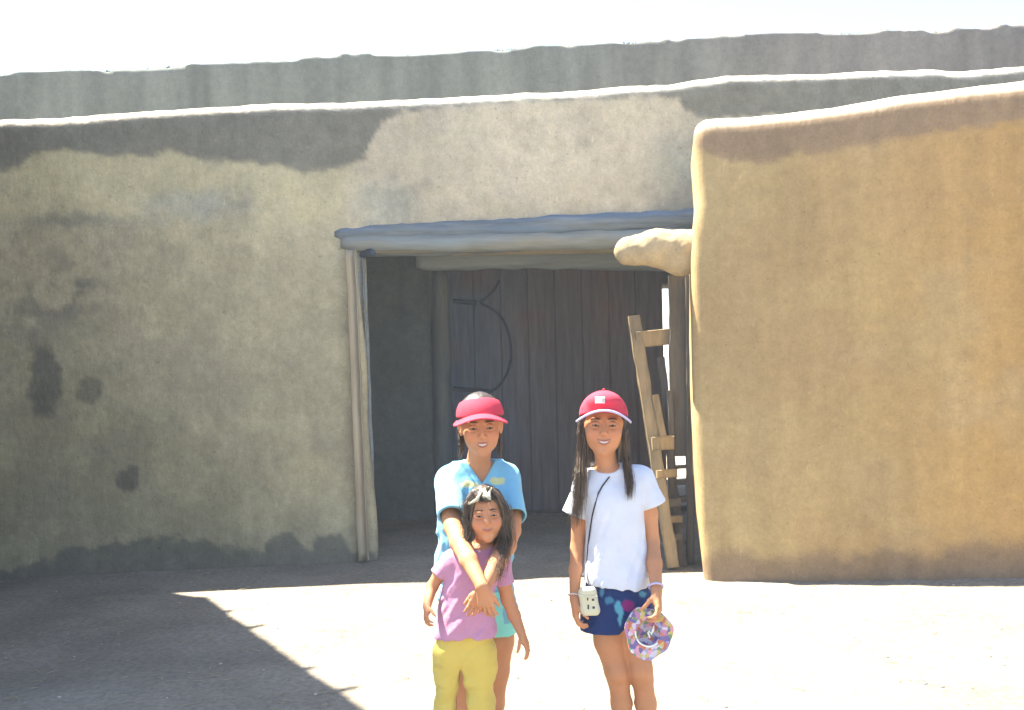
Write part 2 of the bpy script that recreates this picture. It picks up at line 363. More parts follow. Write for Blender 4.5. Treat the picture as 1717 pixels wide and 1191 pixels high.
def poly_y(px, tab): return np.interp(px, [t[0] for t in tab], [t[1] for t in tab])
DB = [(-100, 310), (0, 285), (40, 268), (65, 260), (120, 258), (200, 260), (245, 272), (280, 255), (340, 268), (430, 277), (500, 284), (570, 281), (600, 270), (615, 258), (622, 235), (640, 205), (665, 190), (800, 172), (1100, 160), (1140, 160), (1146, 185), (1165, 195), (1717, 215)]
SB = [(-100, 965), (0, 958), (90, 935), (110, 922), (180, 912), (240, 900), (300, 903), (360, 912), (440, 922), (450, 905), (475, 893), (500, 905), (515, 918), (535, 897), (570, 896), (590, 920), (640, 930), (2000, 930)]
def main_cols(V, _):
    px, py = proj(V); n1 = fbm(V, 3.2, 4, 4); n2 = fbm(V, 11, 3, 8); n3 = fbm(V, (1.2, 1, 1.6), 3, 15); n4 = fbm(V, (9, 9, 1.2), 3, 33)
    low = np.array([0.41, 0.362, 0.240]); pale = np.array([0.50, 0.435, 0.325]); yel = np.array([0.51, 0.452, 0.280]); dark = np.array([0.190, 0.182, 0.145]); grey = np.array([0.375, 0.36, 0.285])
    C = np.tile(low, (len(V), 1))
    def mix(C, c, a): a = np.clip(a, 0, 1)[:, None]; return C*(1-a)+c*a
    px = px+7*fbm(V, 16, 3, 91); py = py+6*fbm(V, 18, 3, 92)
    C = mix(C, yel, soft(372+10*n1-py, 7)*soft(600-px, 60)*0.9)
    C = mix(C, pale, soft(px-590-28*n1, 10)*soft(395-py, 20))
    C = mix(C, np.array([0.265, 0.24, 0.152]), soft(py-620+90*n3+60*n1, 80)*soft(560-px+80*n1, 90)*0.95)  # light falling off to the lower left, painted as darker plaster colour
    C = mix(C, grey, blob(px+14*n1, py+14*n2, (330, 345), (95, 30))*1.6*0.75)
    C = mix(C, grey, blob(px+10*n1, py+14*n2, (645, 342), (62, 38))*2.0*0.8)
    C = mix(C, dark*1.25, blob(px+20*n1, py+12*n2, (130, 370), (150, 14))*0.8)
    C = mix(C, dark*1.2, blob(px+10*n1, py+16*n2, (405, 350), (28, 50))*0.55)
    C = mix(C, grey*0.85, soft(px-1105-25*n1, 8)*soft(py-230-10*n2, 15)*0.8)
    n5 = fbm(V, 5.5, 5, 71); C = mix(C, yel*1.12, soft(n5-0.16, 0.06)*0.22); C = mix(C, low*0.72, soft(-n5-0.20, 0.06)*0.25)
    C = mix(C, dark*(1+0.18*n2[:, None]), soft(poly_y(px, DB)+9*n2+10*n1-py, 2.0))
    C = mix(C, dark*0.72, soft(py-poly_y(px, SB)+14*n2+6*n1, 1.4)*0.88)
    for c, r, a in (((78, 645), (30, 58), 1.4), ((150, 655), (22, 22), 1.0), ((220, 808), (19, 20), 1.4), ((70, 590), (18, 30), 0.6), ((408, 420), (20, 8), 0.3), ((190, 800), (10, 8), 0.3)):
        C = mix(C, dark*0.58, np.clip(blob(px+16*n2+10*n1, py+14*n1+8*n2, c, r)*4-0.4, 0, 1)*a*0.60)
    C = mix(C, dark*0.9, blob(px+30*n1, py+30*n2, (110, 505), (85, 75))*soft(n2+n1*0.8-0.02, 0.07)*0.85)
    C = mix(C, dark*1.1, blob(px, py, (20, 560), (70, 160))*soft(n2-0.08, 0.08)*0.5)
    C = mix(C, dark*1.2, soft(n2*0.6+n1*0.9-0.40, 0.06)*0.30)
    C = mix(C, np.array([0.62, 0.57, 0.47]), soft(V[:, 2]-np.interp(V[:, 0], hx, hz)+0.075+0.012*n2, 0.008))  # sunlit rim of the wall top, painted pale into the colour
    C = C*(1+0.12*n3+0.02*n4)[:, None]
    return C
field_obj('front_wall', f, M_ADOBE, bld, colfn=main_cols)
# back wall of the portal (plaster) left of the door, side walls, ceiling and roof slab
f = Field((-3.3, 9.4, -0.2), (3.9, 10.7, 3.0), 0.035)
Pp = f.pts(f.box(f.lo, f.lo+f.n*f.h)); X, Y, Z = Pp[..., 0], Pp[..., 1], Pp[..., 2]
yb = 9.78+0.02*Z+0.02*fbm(Pp, (1.1, 1, 1.3), 3, 4)
xe = -0.79+0.05*np.clip((2.0-Z), -1, 2)*0.4-0.10*np.exp(-np.abs(Z-2.75)/0.15)
D = smax(smax(yb-Y, Y-10.45, 0.1), Z-2.9, 0.1)
D = smax(D, -np.maximum(np.maximum(xe-X, X-2.05), Z-2.72), 0.12)
f.D = D.astype(np.float32)
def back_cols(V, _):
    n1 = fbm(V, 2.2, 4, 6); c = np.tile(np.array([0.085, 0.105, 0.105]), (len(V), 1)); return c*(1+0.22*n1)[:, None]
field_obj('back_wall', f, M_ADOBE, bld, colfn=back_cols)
def slab(lo, hi, cell=0.12, seed=1, amp=0.015):
    f = Field(np.array(lo)-0.2, np.array(hi)+0.2, cell*0.5)
    P_ = f.pts(f.box(f.lo, f.lo+f.n*f.h)); c = (np.array(lo)+np.array(hi))/2; h = (np.array(hi)-np.array(lo))/2; q = np.abs(P_-c)-h
    f.D = (np.max(q, -1)+amp*fbm(P_, 1.4, 2, seed)).astype(np.float32); return f
def plain_cols(c, amp=0.15, fr=2.0, sd=3):
    def fn(V, _): return np.tile(np.array(c, float), (len(V), 1))*(1+amp*fbm(V, fr, 4, sd))[:, None]
    return fn
field_obj('roof', slab((-6.8, 8.35, 2.78), (5.4, 12.3, 3.02), 0.14), M_ADOBE, bld, colfn=plain_cols((0.33, 0.29, 0.24)))
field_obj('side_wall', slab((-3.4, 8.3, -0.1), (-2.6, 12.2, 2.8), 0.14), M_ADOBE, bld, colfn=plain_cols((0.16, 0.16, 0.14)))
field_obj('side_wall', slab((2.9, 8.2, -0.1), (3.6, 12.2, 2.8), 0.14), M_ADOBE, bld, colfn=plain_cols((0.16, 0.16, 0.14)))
# lintel logs and beams
def lg(name, p0, p1, r0, r1, mat, seed, parent, **k):
    V, F = log(p0, p1, r0, r1, seed, **k); return fixn(mesh(name, V, F, mat, parent))
lg('lintel_log', U(562, 397, 7.825), U(1250, 364, 8.05), 0.070, 0.090, M_WOOD_BLUE, 1, bld, n=70, rough=0.30, bow=0.006, seg=24)
lg('lintel_log', U(572, 409, 7.80), U(1250, 397, 8.03), 0.060, 0.090, M_WOOD_GREY, 3, bld, n=70, rough=0.22, bow=0.005, seg=24)
lg('lintel_log', U(560, 408, 8.10), U(1260, 392, 8.25), 0.10, 0.10, M_WOOD_BLUE, 4, bld, n=40)
lg('lintel_log', U(560, 404, 8.36), U(1280, 390, 8.45), 0.10, 0.10, M_WOOD_BLUE, 6, bld, n=40)
# left door post: tall leaning weathered board lining the jamb, and a short peg
V, F = plank(U(588, 420, 7.68), U(610, 940, 7.62), 0.080, 0.06, seed=4, n=40, jit=0.003)
fixn(mesh('jamb_board', V, F, material('pinkish_board', col=(0.35, 0.29, 0.20), var=0.2, scale=5, stretch=(3, 3, 0.5), bump=0.4, bscale=20, hue=(0.34, 0.30, 0.22)), bld))
V, F = plank(U(604, 420, 7.90), U(622, 930, 7.84), 0.07, 0.16, seed=8, n=40, jit=0.005)
fixn(mesh('jamb_board', V, F, M_WOOD_GREY, bld))
lg('peg', U(603, 428, 7.9), U(626, 427, 7.72), 0.030, 0.026, M_IRON, 5, bld, n=6, seg=12)
# door
door = empty('door', wloc(bld)*0, None); door.parent = bld; door.location = (0, 0, 0)
V_, F_ = [], []
mb = MB(); x0 = U(752, 660, 9.95)[0]; cols = []
bw = 0.2700; zt = U(900, 452, 9.95)[2]+0.06
V, F = plank((x0+4*bw+0.0, 10.005, 0.0), (x0+4*bw, 10.005, zt-0.01), 8*bw-0.04, 0.02, n=6); mb.add(V, F)
for i in range(8):
    a = x0+i*bw; V, F = plank((a+bw/2, 9.97+0.008*math.sin(i*2.3), -0.02), (a+bw/2, 9.97+0.008*math.sin(i*2.3), zt), bw-0.004, 0.045, seed=i, n=40, jit=0.002); mb.add(V, F)
V = np.concatenate(mb.V)
n = fbm(V, (2.0, 1, 1.2), 3, 5); k = soft(V[:, 0]-(-0.2), 0.25)
C = np.outer(1-k, (0.065, 0.105, 0.160))+np.outer(k, (0.118, 0.106, 0.108)); red = np.clip(fbm(V, (3, 1, 2), 3, 12)*2-0.35, 0, 1)[:, None]  # lens veil over the doorway painted in as bluer planks on the left
C = (C*(1-red)+np.array([0.15, 0.095, 0.08])*red)*(1+0.25*n)[:, None]
dm = fixn(mesh('door_leaf', V, mb.F, M_DOOR, bld, cols=C, smooth=False))
COL.objects.unlink(door); bpy.data.objects.remove(door)
def strap(pts, r=0.012, D_=9.945):
    P = np.array([U(a, b, D_) for a, b in pts]); t = np.linspace(0, 1, len(P)); tt = np.linspace(0, 1, 40)
    Q = np.stack([np.interp(tt, t, P[:, i]) for i in range(3)], 1)
    for _ in range(6): Q[1:-1] = (Q[:-2]+2*Q[1:-1]+Q[2:])/4
    V, F = tube(Q, r, 8, 0.3, 1); return fixn(mesh('iron_strap', V, F, M_IRON, dm))
strap([(838, 470), (828, 490), (812, 503), (800, 508), (818, 513), (836, 525), (850, 545), (857, 575), (858, 605), (850, 630), (836, 650), (822, 657)])
strap([(760, 505), (780, 507), (800, 508)], 0.022)
strap([(760, 652), (790, 654), (822, 657)], 0.022)
# door frame
lg('door_header', U(698, 438, 9.72), U(1240, 432, 9.72), 0.110, 0.110, material('pale_bluish_beam', col=(0.33, 0.39, 0.41), var=0.25, scale=3, stretch=(0.5, 3, 6), bump=0.6, bscale=10, bdist=0.01, rough=0.9), 7, bld, n=40, rough=0.15)
lg('door_post', U(738, 455, 9.86), U(744, 872, 9.86), 0.088, 0.098, M_POST, 9, bld, n=30, rough=0.15)
V, F = plank(U(742, 866, 9.8), U(1240, 850, 9.8), 0.10, 0.05, side=(0, 1, 0), seed=3); fixn(mesh('threshold', V, F, M_WOOD_DARK, bld))

# --- far wall: taller parapet behind with a ragged top
far = None
FT = [(-300, 136), (0, 126), (150, 117), (200, 118), (300, 110), (480, 104), (600, 93), (700, 92), (860, 82), (1100, 69), (1300, 57), (1450, 55), (1500, 50), (1560, 54), (1620, 47), (1717, 46), (2000, 38)]
fx = []; fz = []
for px, py in FT: p = U(px, py, 12.3); fx.append(p[0]); fz.append(p[2])
f = Field((-9.0, 11.9, 2.4), (8.6, 13.0, 5.7), 0.045)
Pp = f.pts(f.box(f.lo, f.lo+f.n*f.h)); X, Y, Z = Pp[..., 0], Pp[..., 1], Pp[..., 2]
xx = X[:, 0, 0]; q = np.stack([xx, 0*xx, 0*xx], -1); zt_ = (np.interp(xx, fx, fz)+0.035*fbm(q, 2.2, 3, 3)+0.05*np.clip(fbm(q, 7, 3, 7), 0, 1))[:, None, None]
f.D = smax(smax(12.3-0.02*(Z-3)-Y+0.025*fbm(Pp, (1.5, 1, 1), 3, 2), Z-zt_, 0.03), Y-12.85, 0.1).astype(np.float32)
def far_cols(V, _):
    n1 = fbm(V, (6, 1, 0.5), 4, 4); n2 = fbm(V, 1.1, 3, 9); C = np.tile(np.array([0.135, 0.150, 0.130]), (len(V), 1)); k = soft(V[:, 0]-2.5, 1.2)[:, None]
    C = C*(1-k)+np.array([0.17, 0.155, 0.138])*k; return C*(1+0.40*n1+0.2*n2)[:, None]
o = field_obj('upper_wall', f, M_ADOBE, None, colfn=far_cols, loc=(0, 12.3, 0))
tag(o, 'tall grey-green mud wall with a ragged top edge standing behind the roofline against the sky', 'wall')
# dry brush growing along the far wall's top: short twigs that fray its edge
mb = MB(); rnd = random.Random(5)
for i in range(7000):
    x = rnd.uniform(-8.0, 8.0); z = float(np.interp(x, fx, fz)); c = 0.5+0.5*math.sin(x*1.7)+0.5*math.sin(x*4.1+1)
    h = rnd.uniform(0.005, 0.055)*(0.8+0.3*c); y = 12.36+rnd.uniform(0, 0.35); lean = rnd.uniform(-0.05, 0.07)
    V, F = tube([(x, y, z-0.04), (x+lean*0.5, y, z+h*0.5), (x+lean, y+0.01, z+h)], [0.008, 0.006, 0.002], 4); mb.add(V, F)
tag(mb.build('dry_brush', material('dry_brush', col=(0.17, 0.17, 0.12), var=0.3, bump=0), loc=(0, 12.5, 4.9)), 'thin dry brush fraying the top of the tall back wall', 'brush', kind='stuff')

# --- right wall: golden adobe, corner towards the doorway
RT = [(1160, 214), (1168, 206), (1185, 201), (1240, 199), (1300, 193), (1400, 181), (1500, 163), (1600, 149), (1717, 136), (1900, 118)]
rx = []; rz = []
for px, py in RT:
    d = 6.6
    for _ in range(6): p = U(px, py, d); d = y_right(p[0])+0.12
    rx.append(p[0]); rz.append(p[2])
rx[0] = 0
EDGE = [(215, 1166), (250, 1163), (290, 1166), (335, 1169), (380, 1163), (430, 1159), (520, 1159), (600, 1160), (700, 1162), (800, 1166), (870, 1170), (930, 1177), (975, 1182)]
ez = []; ex = []
for py, px in EDGE: p = U(px, py, 6.80); ez.append(p[2]); ex.append(p[0])
ez, ex = ez[::-1], ex[::-1]
rw = empty('adobe_wall', (2.5, 6.4, 0), 'golden ochre adobe wall with rounded corner and brown stained upper edge, nearest on the right', 'wall')
f = Field((1.0, 3.6, -0.25), (6.4, 8.6, 3.4), 0.03)
Pp = f.pts(f.box(f.lo, f.lo+f.n*f.h)); X, Y, Z = Pp[..., 0], Pp[..., 1], Pp[..., 2]
nn = 0.010*fbm(Pp[:, ::1], (0.5, 0.5, 0.5), 2, 31)
nrm = math.cos(math.atan(0.417))
fr = (y_right(X)+0.0*Z-Y)*nrm+nn
bk = ((Y-(y_right(X)+0.75)))*nrm
xleft = np.interp(Z[0, 0, :], ez, ex)[None, None, :]
zt_ = (np.interp(X[:, 0, 0], rx, rz))[:, None, None]+0.010*fbm(Pp, (4, 4, 1), 2, 3)
D = smax(smax(fr, Z-zt_, 0.13), bk, 0.12)
D = smax(D, (xleft-X)+0.15*(Y-6.8)+0.008*fbm(Pp, 3, 2, 6), 0.07)
f.D = D.astype(np.float32)
RB = [(1160, 240), (1200, 262), (1250, 272), (1290, 272), (1330, 262), (1400, 247), (1450, 235), (1540, 225), (1620, 214), (1680, 207), (1717, 203), (2100, 190)]
RS = [(1100, 945), (1185, 935), (1230, 925), (1260, 918), (1290, 935), (1340, 930), (1400, 925), (1450, 935), (1500, 925), (1560, 928), (1640, 915), (1717, 908), (2100, 900)]
def right_cols(V, _):
    px, py = proj(V); n1 = fbm(V, 2.6, 4, 4); n2 = fbm(V, 10, 3, 8); n3 = fbm(V, (8, 8, 0.8), 3, 15); n4 = fbm(V, (1.1, 1.1, 1.1), 3, 51)
    t = np.clip((px-1170)/500, 0, 1)[:, None]
    px = px+6*fbm(V, 16, 3, 91); py = py+6*fbm(V, 18, 3, 92)
    C = np.array([0.42, 0.325, 0.165])*(1-t)+np.array([0.40, 0.25, 0.095])*t
    def mix(C, c, a): a = np.clip(a, 0, 1)[:, None]; return C*(1-a)+c*a
    C = mix(C, np.array([0.33, 0.21, 0.10]), soft(n4*0.9+n1*0.5-0.05, 0.10)*0.55)
    C = mix(C, np.array([0.44, 0.33, 0.17]), soft(n1-0.25, 0.1)*0.4)
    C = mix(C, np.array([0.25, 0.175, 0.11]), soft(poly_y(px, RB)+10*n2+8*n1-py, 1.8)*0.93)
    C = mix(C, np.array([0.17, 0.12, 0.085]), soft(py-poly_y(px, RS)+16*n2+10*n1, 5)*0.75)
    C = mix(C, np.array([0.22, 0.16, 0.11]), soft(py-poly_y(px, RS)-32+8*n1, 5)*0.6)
    C = mix(C, np.array([0.30, 0.2, 0.10]), soft(n2-0.42, 0.05)*0.3)
    C = mix(C, np.array([0.62, 0.55, 0.42]), soft(V[:, 2]-np.interp(V[:, 0], rx, rz)+0.07+0.012*n2, 0.008))  # pale band at the top: sun on the rim put into the colour
    n6 = fbm(V, (13, 13, 0.9), 3, 77)*soft(430-py, 120); return C*(1+0.09*n3-0.13*n6)[:, None]
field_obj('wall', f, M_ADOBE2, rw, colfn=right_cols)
# plastered beam end that sticks out of the wall end
a, b = U(1052, 428, 7.05), U(1190, 424, 7.0)
f = Field(np.minimum(a, b)-0.25, np.maximum(a, b)+0.25, 0.012)
f.caps(U(1054, 419, 7.05), U(1100, 420, 7.03), 0.098, 0.118, 0.02); f.caps(U(1100, 417, 7.03), U(1190, 420, 7.0), 0.125, 0.15, 0.05); f.ell(U(1140, 432, 7.03), (0.14, 0.11, 0.125), k=0.05)
f.ripple(5, 0.020, 2, 4); f.ripple(19, 0.010, 3, 9)
field_obj('beam_end', f, M_ADOBE2, rw, colfn=plain_cols((0.42, 0.33, 0.20), 0.25, 8))

# --- leaning ladder and the wood beside the wall end
lad = empty('wooden_ladder', U(1125, 945, 7.25)*np.array([1, 1, 0]), 'rough tan wooden ladder leaning by the wall end beside the dark gate', 'ladder')
def pl(name, p0, p1, w_, t_, mat, parent, **k):
    V, F = plank(p0, p1, w_, t_, **k); return fixn(mesh(name, V, F, mat, parent, smooth=False))
pl('rail', U(1062, 530, 7.42), U(1128, 952, 7.12), 0.088, 0.05, M_WOOD_TAN, lad, seed=1, n=30, jit=0.006)
pl('rail', U(1108, 600, 7.50), U(1144, 950, 7.25), 0.055, 0.05, M_WOOD_DARK, lad, seed=2, n=20, jit=0.006)
pl('rung', U(1066, 570, 7.38), U(1127, 564, 7.44), 0.12, 0.04, M_WOOD_TAN, lad, side=(0, 0, 1), seed=3)
pl('rung', U(1098, 662, 7.30), U(1112, 735, 7.28), 0.055, 0.04, M_WOOD_TAN, lad, seed=4)
pl('rung', U(1092, 744, 7.24), U(1128, 742, 7.3), 0.10, 0.05, M_WOOD_TAN, lad, side=(0, 0, 1), seed=5)
pl('rung', U(1100, 795, 7.2), U(1134, 793, 7.26), 0.06, 0.04, M_WOOD_TAN, lad, side=(0, 0, 1), seed=16)
pl('rung', U(1112, 872, 7.2), U(1142, 870, 7.26), 0.05, 0.04, M_WOOD_TAN, lad, side=(0, 0, 1), seed=17)
pl('rung', U(1104, 845, 7.2), U(1140, 842, 7.25), 0.06, 0.04, M_WOOD_DARK, lad, side=(0, 0, 1), seed=6)
pl('rung', U(1110, 903, 7.16), U(1142, 900, 7.2), 0.05, 0.04, M_WOOD_DARK, lad, side=(0, 0, 1), seed=7)
g = empty('slatted_gate', U(1145, 942, 7.3)*np.array([1, 1, 0]), 'narrow dark plank gate with open slats, beside the golden wall', 'gate')
pl('stile', U(1123, 655, 7.34), U(1128, 946, 7.34), 0.045, 0.05, M_WOOD_DARK, g, seed=11, n=30, jit=0.004)
pl('stile', U(1154, 462, 7.32), U(1158, 946, 7.32), 0.050, 0.06, M_WOOD_DARK, g, seed=12, n=30, jit=0.004)
pl('board', U(1136, 462, 7.37), U(1140, 765, 7.37), 0.140, 0.03, M_WOOD_DARK, g, seed=13, n=30, jit=0.006)
for y0, y1 in ((781, 787), (806, 814), (833, 843), (908, 914), (930, 946)):
    pl('slat', U(1122, (y0+y1)/2, 7.37), U(1158, (y0+y1)/2-2, 7.37), (y1-y0)*7.37/1669, 0.025, M_WOOD_DARK, g, side=(0, 0, 1), seed=y0)

# --- building outside the frame on the left, whose shadow crosses the yard
A0 = np.array([-4.76, 8.1]); A1 = np.array([-2.60, 4.6]); Hh = 5.9
lb = empty('adobe_house', (-5, 6, 0), 'tall adobe house just left of the view that throws the ragged shadow across the yard', 'house')
d2 = (A1-A0)/np.linalg.norm(A1-A0); nr = np.array([-d2[1], d2[0]])
if nr[0] < 0: nr = -nr
f = Field((-8.3, 4.0, -0.2), (-1.9, 9.6, 6.4), 0.055)
Pp = f.pts(f.box(f.lo, f.lo+f.n*f.h)); X, Y, Z = Pp[..., 0], Pp[..., 1], Pp[..., 2]
rel = (X-A0[0])*nr[0]+(Y-A0[1])*nr[1]; al = (X-A0[0])*d2[0]+(Y-A0[1])*d2[1]
D = smax(smax(rel, -rel-3.0, 0.1), Z-(Hh+0.05*fbm(np.stack([al, 0*al, 0*al], -1), 3, 3, 8)), 0.06)
D = smax(D, np.maximum(al-np.linalg.norm(A1-A0), -al-0.0), 0.1)
f.D = D.astype(np.float32)
field_obj('wall', f, M_ADOBE, lb, colfn=plain_cols((0.34, 0.30, 0.23)))
L_ = np.linalg.norm(A1-A0)
for i, t in enumerate(np.arange(0.55, L_, 0.46)):
    p = A0+d2*t; z = Hh-0.12+0.03*math.sin(i*3); e = 0.06+0.05*math.sin(i*2.1)
    lg('viga', (p[0]-0.3*nr[0], p[1]-0.3*nr[1], z), (p[0]+e*nr[0], p[1]+e*nr[1], z+0.02), 0.035, 0.025, M_WOOD_GREY, i, lb, n=8, seg=10)

# --- pebbles and straw
def pebbles(name, n, xr, yr, rr, label, mat, seed):
    mb = MB(); rnd = random.Random(seed)
    for i in range(n):
        x, y = rnd.uniform(*xr), rnd.uniform(*yr)
        if y > y_main(x)-0.1: continue
        r = rnd.uniform(*rr)*rnd.uniform(0.5, 1); V = []; F = []
        for a in range(5):
            ph = math.pi*a/4-math.pi/2
            for b_ in range(7): th = 2*math.pi*b_/7; q = rnd.uniform(0.8, 1.15); V.append((x+r*q*math.cos(ph)*math.cos(th), y+r*q*0.8*math.cos(ph)*math.sin(th), r*0.5*math.sin(ph)))
        z = float(ground_z(np.array([[x, y, 0.0]]))[0]); V = np.array(V); V[:, 2] += z+r*0.25
        for a in range(4):
            for b_ in range(7): F.append((a*7+b_, a*7+(b_+1) % 7, (a+1)*7+(b_+1) % 7, (a+1)*7+b_))
        mb.add(V, F)
    tag(mb.build(name, mat, loc=(0, 5, 0)), label, 'pebbles', kind='stuff')
pebbles('pebbles', 260, (-4.2, 4.2), (3.0, 7.6), (0.005, 0.014), 'small stones scattered over the sandy yard', M_STONE, 3)

mb = MB(); rnd = random.Random(11)
for i in range(520):
    x, y = rnd.uniform(-4, 4), rnd.uniform(3.0, 7.7)
    if y > y_main(x)-0.1: continue
    z = float(ground_z(np.array([[x, y, 0.0]]))[0])+0.004; a = rnd.uniform(0, 3.14); l_ = rnd.uniform(0.02, 0.07)
    V, F = tube([(x, y, z), (x+l_*0.5*math.cos(a), y+l_*0.5*math.sin(a), z+0.004), (x+l_*math.cos(a+0.3), y+l_*math.sin(a+0.3), z)], 0.0016, 4); mb.add(V, F)
tag(mb.build('straw', material('dry_straw', col=(0.34, 0.29, 0.18), var=0.3, bump=0), loc=(0, 5, 0)), 'bits of straw trodden into the yard', 'straw', kind='stuff')

# ================================================================== PEOPLE
SK = np.array([0.47, 0.218, 0.110])
def basis(yaw=0, pitch=0, roll=0):
    return np.array(Matrix.Rotation(math.radians(yaw), 3, 'Z') @ Matrix.Rotation(math.radians(roll), 3, 'Y') @ Matrix.Rotation(math.radians(pitch), 3, 'X'))
class Head:
    def __init__(s, c, sc_, R): s.c = np.asarray(c, float); s.s = sc_; s.R = R
    def __call__(s, x, y, z): return s.c+s.R@(np.array([x, y, z])*s.s)
def head_shape(f, H):
    s, R = H.s, H.R
    def e(x, y, z, r, k=0.02, op='u', RR=None): f.ell(H(x, y, z), np.array(r)*s, R if RR is None else R@RR, k*s, op)
    e(0, 0.018, 0.032, (0.070, 0.086, 0.076)); e(0, -0.018, -0.012, (0.0570, 0.064, 0.078), 0.03)
    e(0, -0.040, -0.072, (0.025, 0.030, 0.024), 0.035); e(0, -0.064, -0.088, (0.014, 0.012, 0.012), 0.02)
    for q in (-1, 1):
        e(q*0.034, -0.004, -0.048, (0.012, 0.028, 0.020), 0.035)               # jaw corner
        e(q*0.036, -0.055, -0.028, (0.019, 0.018, 0.019), 0.024)           # cheek
        f.ell(H(q*0.071, 0.018, -0.008), np.array((0.007, 0.016, 0.027))*s, R@basis(q*-22, 0, q*6), 0.006*s)
        f.ell(H(q*0.074, 0.012, -0.006), np.array((0.003, 0.008, 0.015))*s, R@basis(q*-22, 0, 0), 0.004*s, 's')
        e(q*0.028, -0.088, 0.002, (0.0185, 0.017, 0.0125), 0.012, 's')      # socket
        f.caps(H(q*0.016, -0.077, 0.020), H(q*0.040, -0.068, 0.020), 0.004*s, 0.004*s, 0.012*s)   # brow
    f.caps(H(0, -0.078, 0.006), H(0, -0.0945, -0.023), 0.0065*s, 0.0098*s, 0.008*s)
    for q in (-1, 1): f.ell(H(q*0.010, -0.083, -0.028), np.array((0.0065, 0.008, 0.006))*s, R, 0.006*s)
    e(0, -0.072, -0.050, (0.024, 0.013, 0.014), 0.014)                     # mouth mound
    for q in (-1, 1):
        f.caps(H(q*0.018, -0.088, -0.030), H(q*0.031, -0.080, -0.052), 0.0035*s, 0.0025*s, 0.006*s, 's')   # smile crease
        f.caps(H(q*0.017, -0.079, -0.003), H(q*0.030, -0.080, -0.011), 0.0028*s, 0.0022*s, 0.006*s, 's')   # under the eye
    f.caps(H(-0.012, -0.085, -0.0665), H(0.012, -0.085, -0.0665), 0.0045*s, 0.0045*s, 0.008*s, 's')
def fine_head(body, H, necks):
    """the head again on a finer grid; the coarse field keeps everything below the chin, both meet inside the neck"""
    g = Field(H.c-np.array([0.115, 0.135, 0.135]), H.c+np.array([0.115, 0.14, 0.135]), 0.0018); head_shape(g, H)
    for n_ in necks: g.caps(*n_, 0.02)
    lid_shape(g, H); zc = H.c[2]-0.113*H.s; g.cut((0, 0, zc-0.003), (0, 0, -1)); body.cut((0, 0, zc+0.003), (0, 0, 1)); return g
def lid_shape(f, H):
    for q in (-1, 1):
        for (dz, r) in ((0.0082, 0.0040), (-0.0062, 0.0036)):
            pts = [H(q*(0.028+t*0.0145), -0.0815+0.007*t*t*(1.0), 0.002+dz*(1-t*t*0.85)) for t in (-1, -0.5, 0, 0.5, 1)]
            f.chain(pts, [r*H.s]*5, 0.006*H.s)
        f.ell(H(q*0.0282, -0.086, 0.0012), np.array((0.0130, 0.020, 0.0030))*H.s, H.R@basis(0, 0, q*-3), 0.0015*H.s, 's')
def face_parts(H, parent, smile=1.0, teeth=True):
    s, R = H.s, H.R
    for q in (-1, 1):
        V, F = sphere(H(q*0.028, -0.0720, 0.002), 0.0112*s); e = mesh('eye', V, F, M_EYE, parent)
        V, F = sphere(H(q*0.028, -0.0772, 0.0012), 0.0066*s); mesh('iris', V, F, M_IRIS, e)
        P_ = [H(q*(0.012+0.033*t), -0.0855+0.014*t*t, 0.0215+0.0035*math.sin(t*math.pi*0.8)-0.003*t*t) for t in np.linspace(0, 1, 9)]
        V, F = tube(P_, [s*v for v in (.0012, .0022, .0026, .0027, .0026, .0024, .002, .0016, .0008)], 6); mesh('eyebrow', V, F, M_BROW, parent)
    w_ = 0.0225+0.0085*smile
    def lp(t, dz, dy=0): return H(t*w_, -0.0862+0.018*t*t+dy, -0.0525+dz*(1-t*t)+0.0150*smile*t*t)
    tt = np.linspace(-1, 1, 15)
    if teeth:
        V, F = tube([lp(t*0.78, -0.0022, 0.0028) for t in tt], [s*0.0048*(1-0.7*t*t) for t in tt], 8); mesh('teeth', V, F, M_TOOTH, parent)
    g_ = (0.0030, -0.0082) if teeth else (0.0012, -0.0034)
    for dz in g_:
        V, F = tube([lp(t, dz) for t in tt], [s*(0.0030 if dz > 0 else 0.0036)*(1-0.75*t*t)+0.0003 for t in tt], 8); mesh('lip', V, F, M_LIP, parent)
def sphere(c, r, n=14):
    V = []; F = []; r = np.ones(3)*r
    for i in range(n+1):
        a = math.pi*i/n-math.pi/2
        for j in range(n*2): b_ = math.pi*j/n; V.append(np.asarray(c)+r*np.array([math.cos(a)*math.cos(b_), math.cos(a)*math.sin(b_), math.sin(a)]))
    m_ = n*2
    for i in range(n):
        for j in range(m_): F.append((i*m_+j, i*m_+(j+1) % m_, (i+1)*m_+(j+1) % m_, (i+1)*m_+j))
    return np.array(V), F
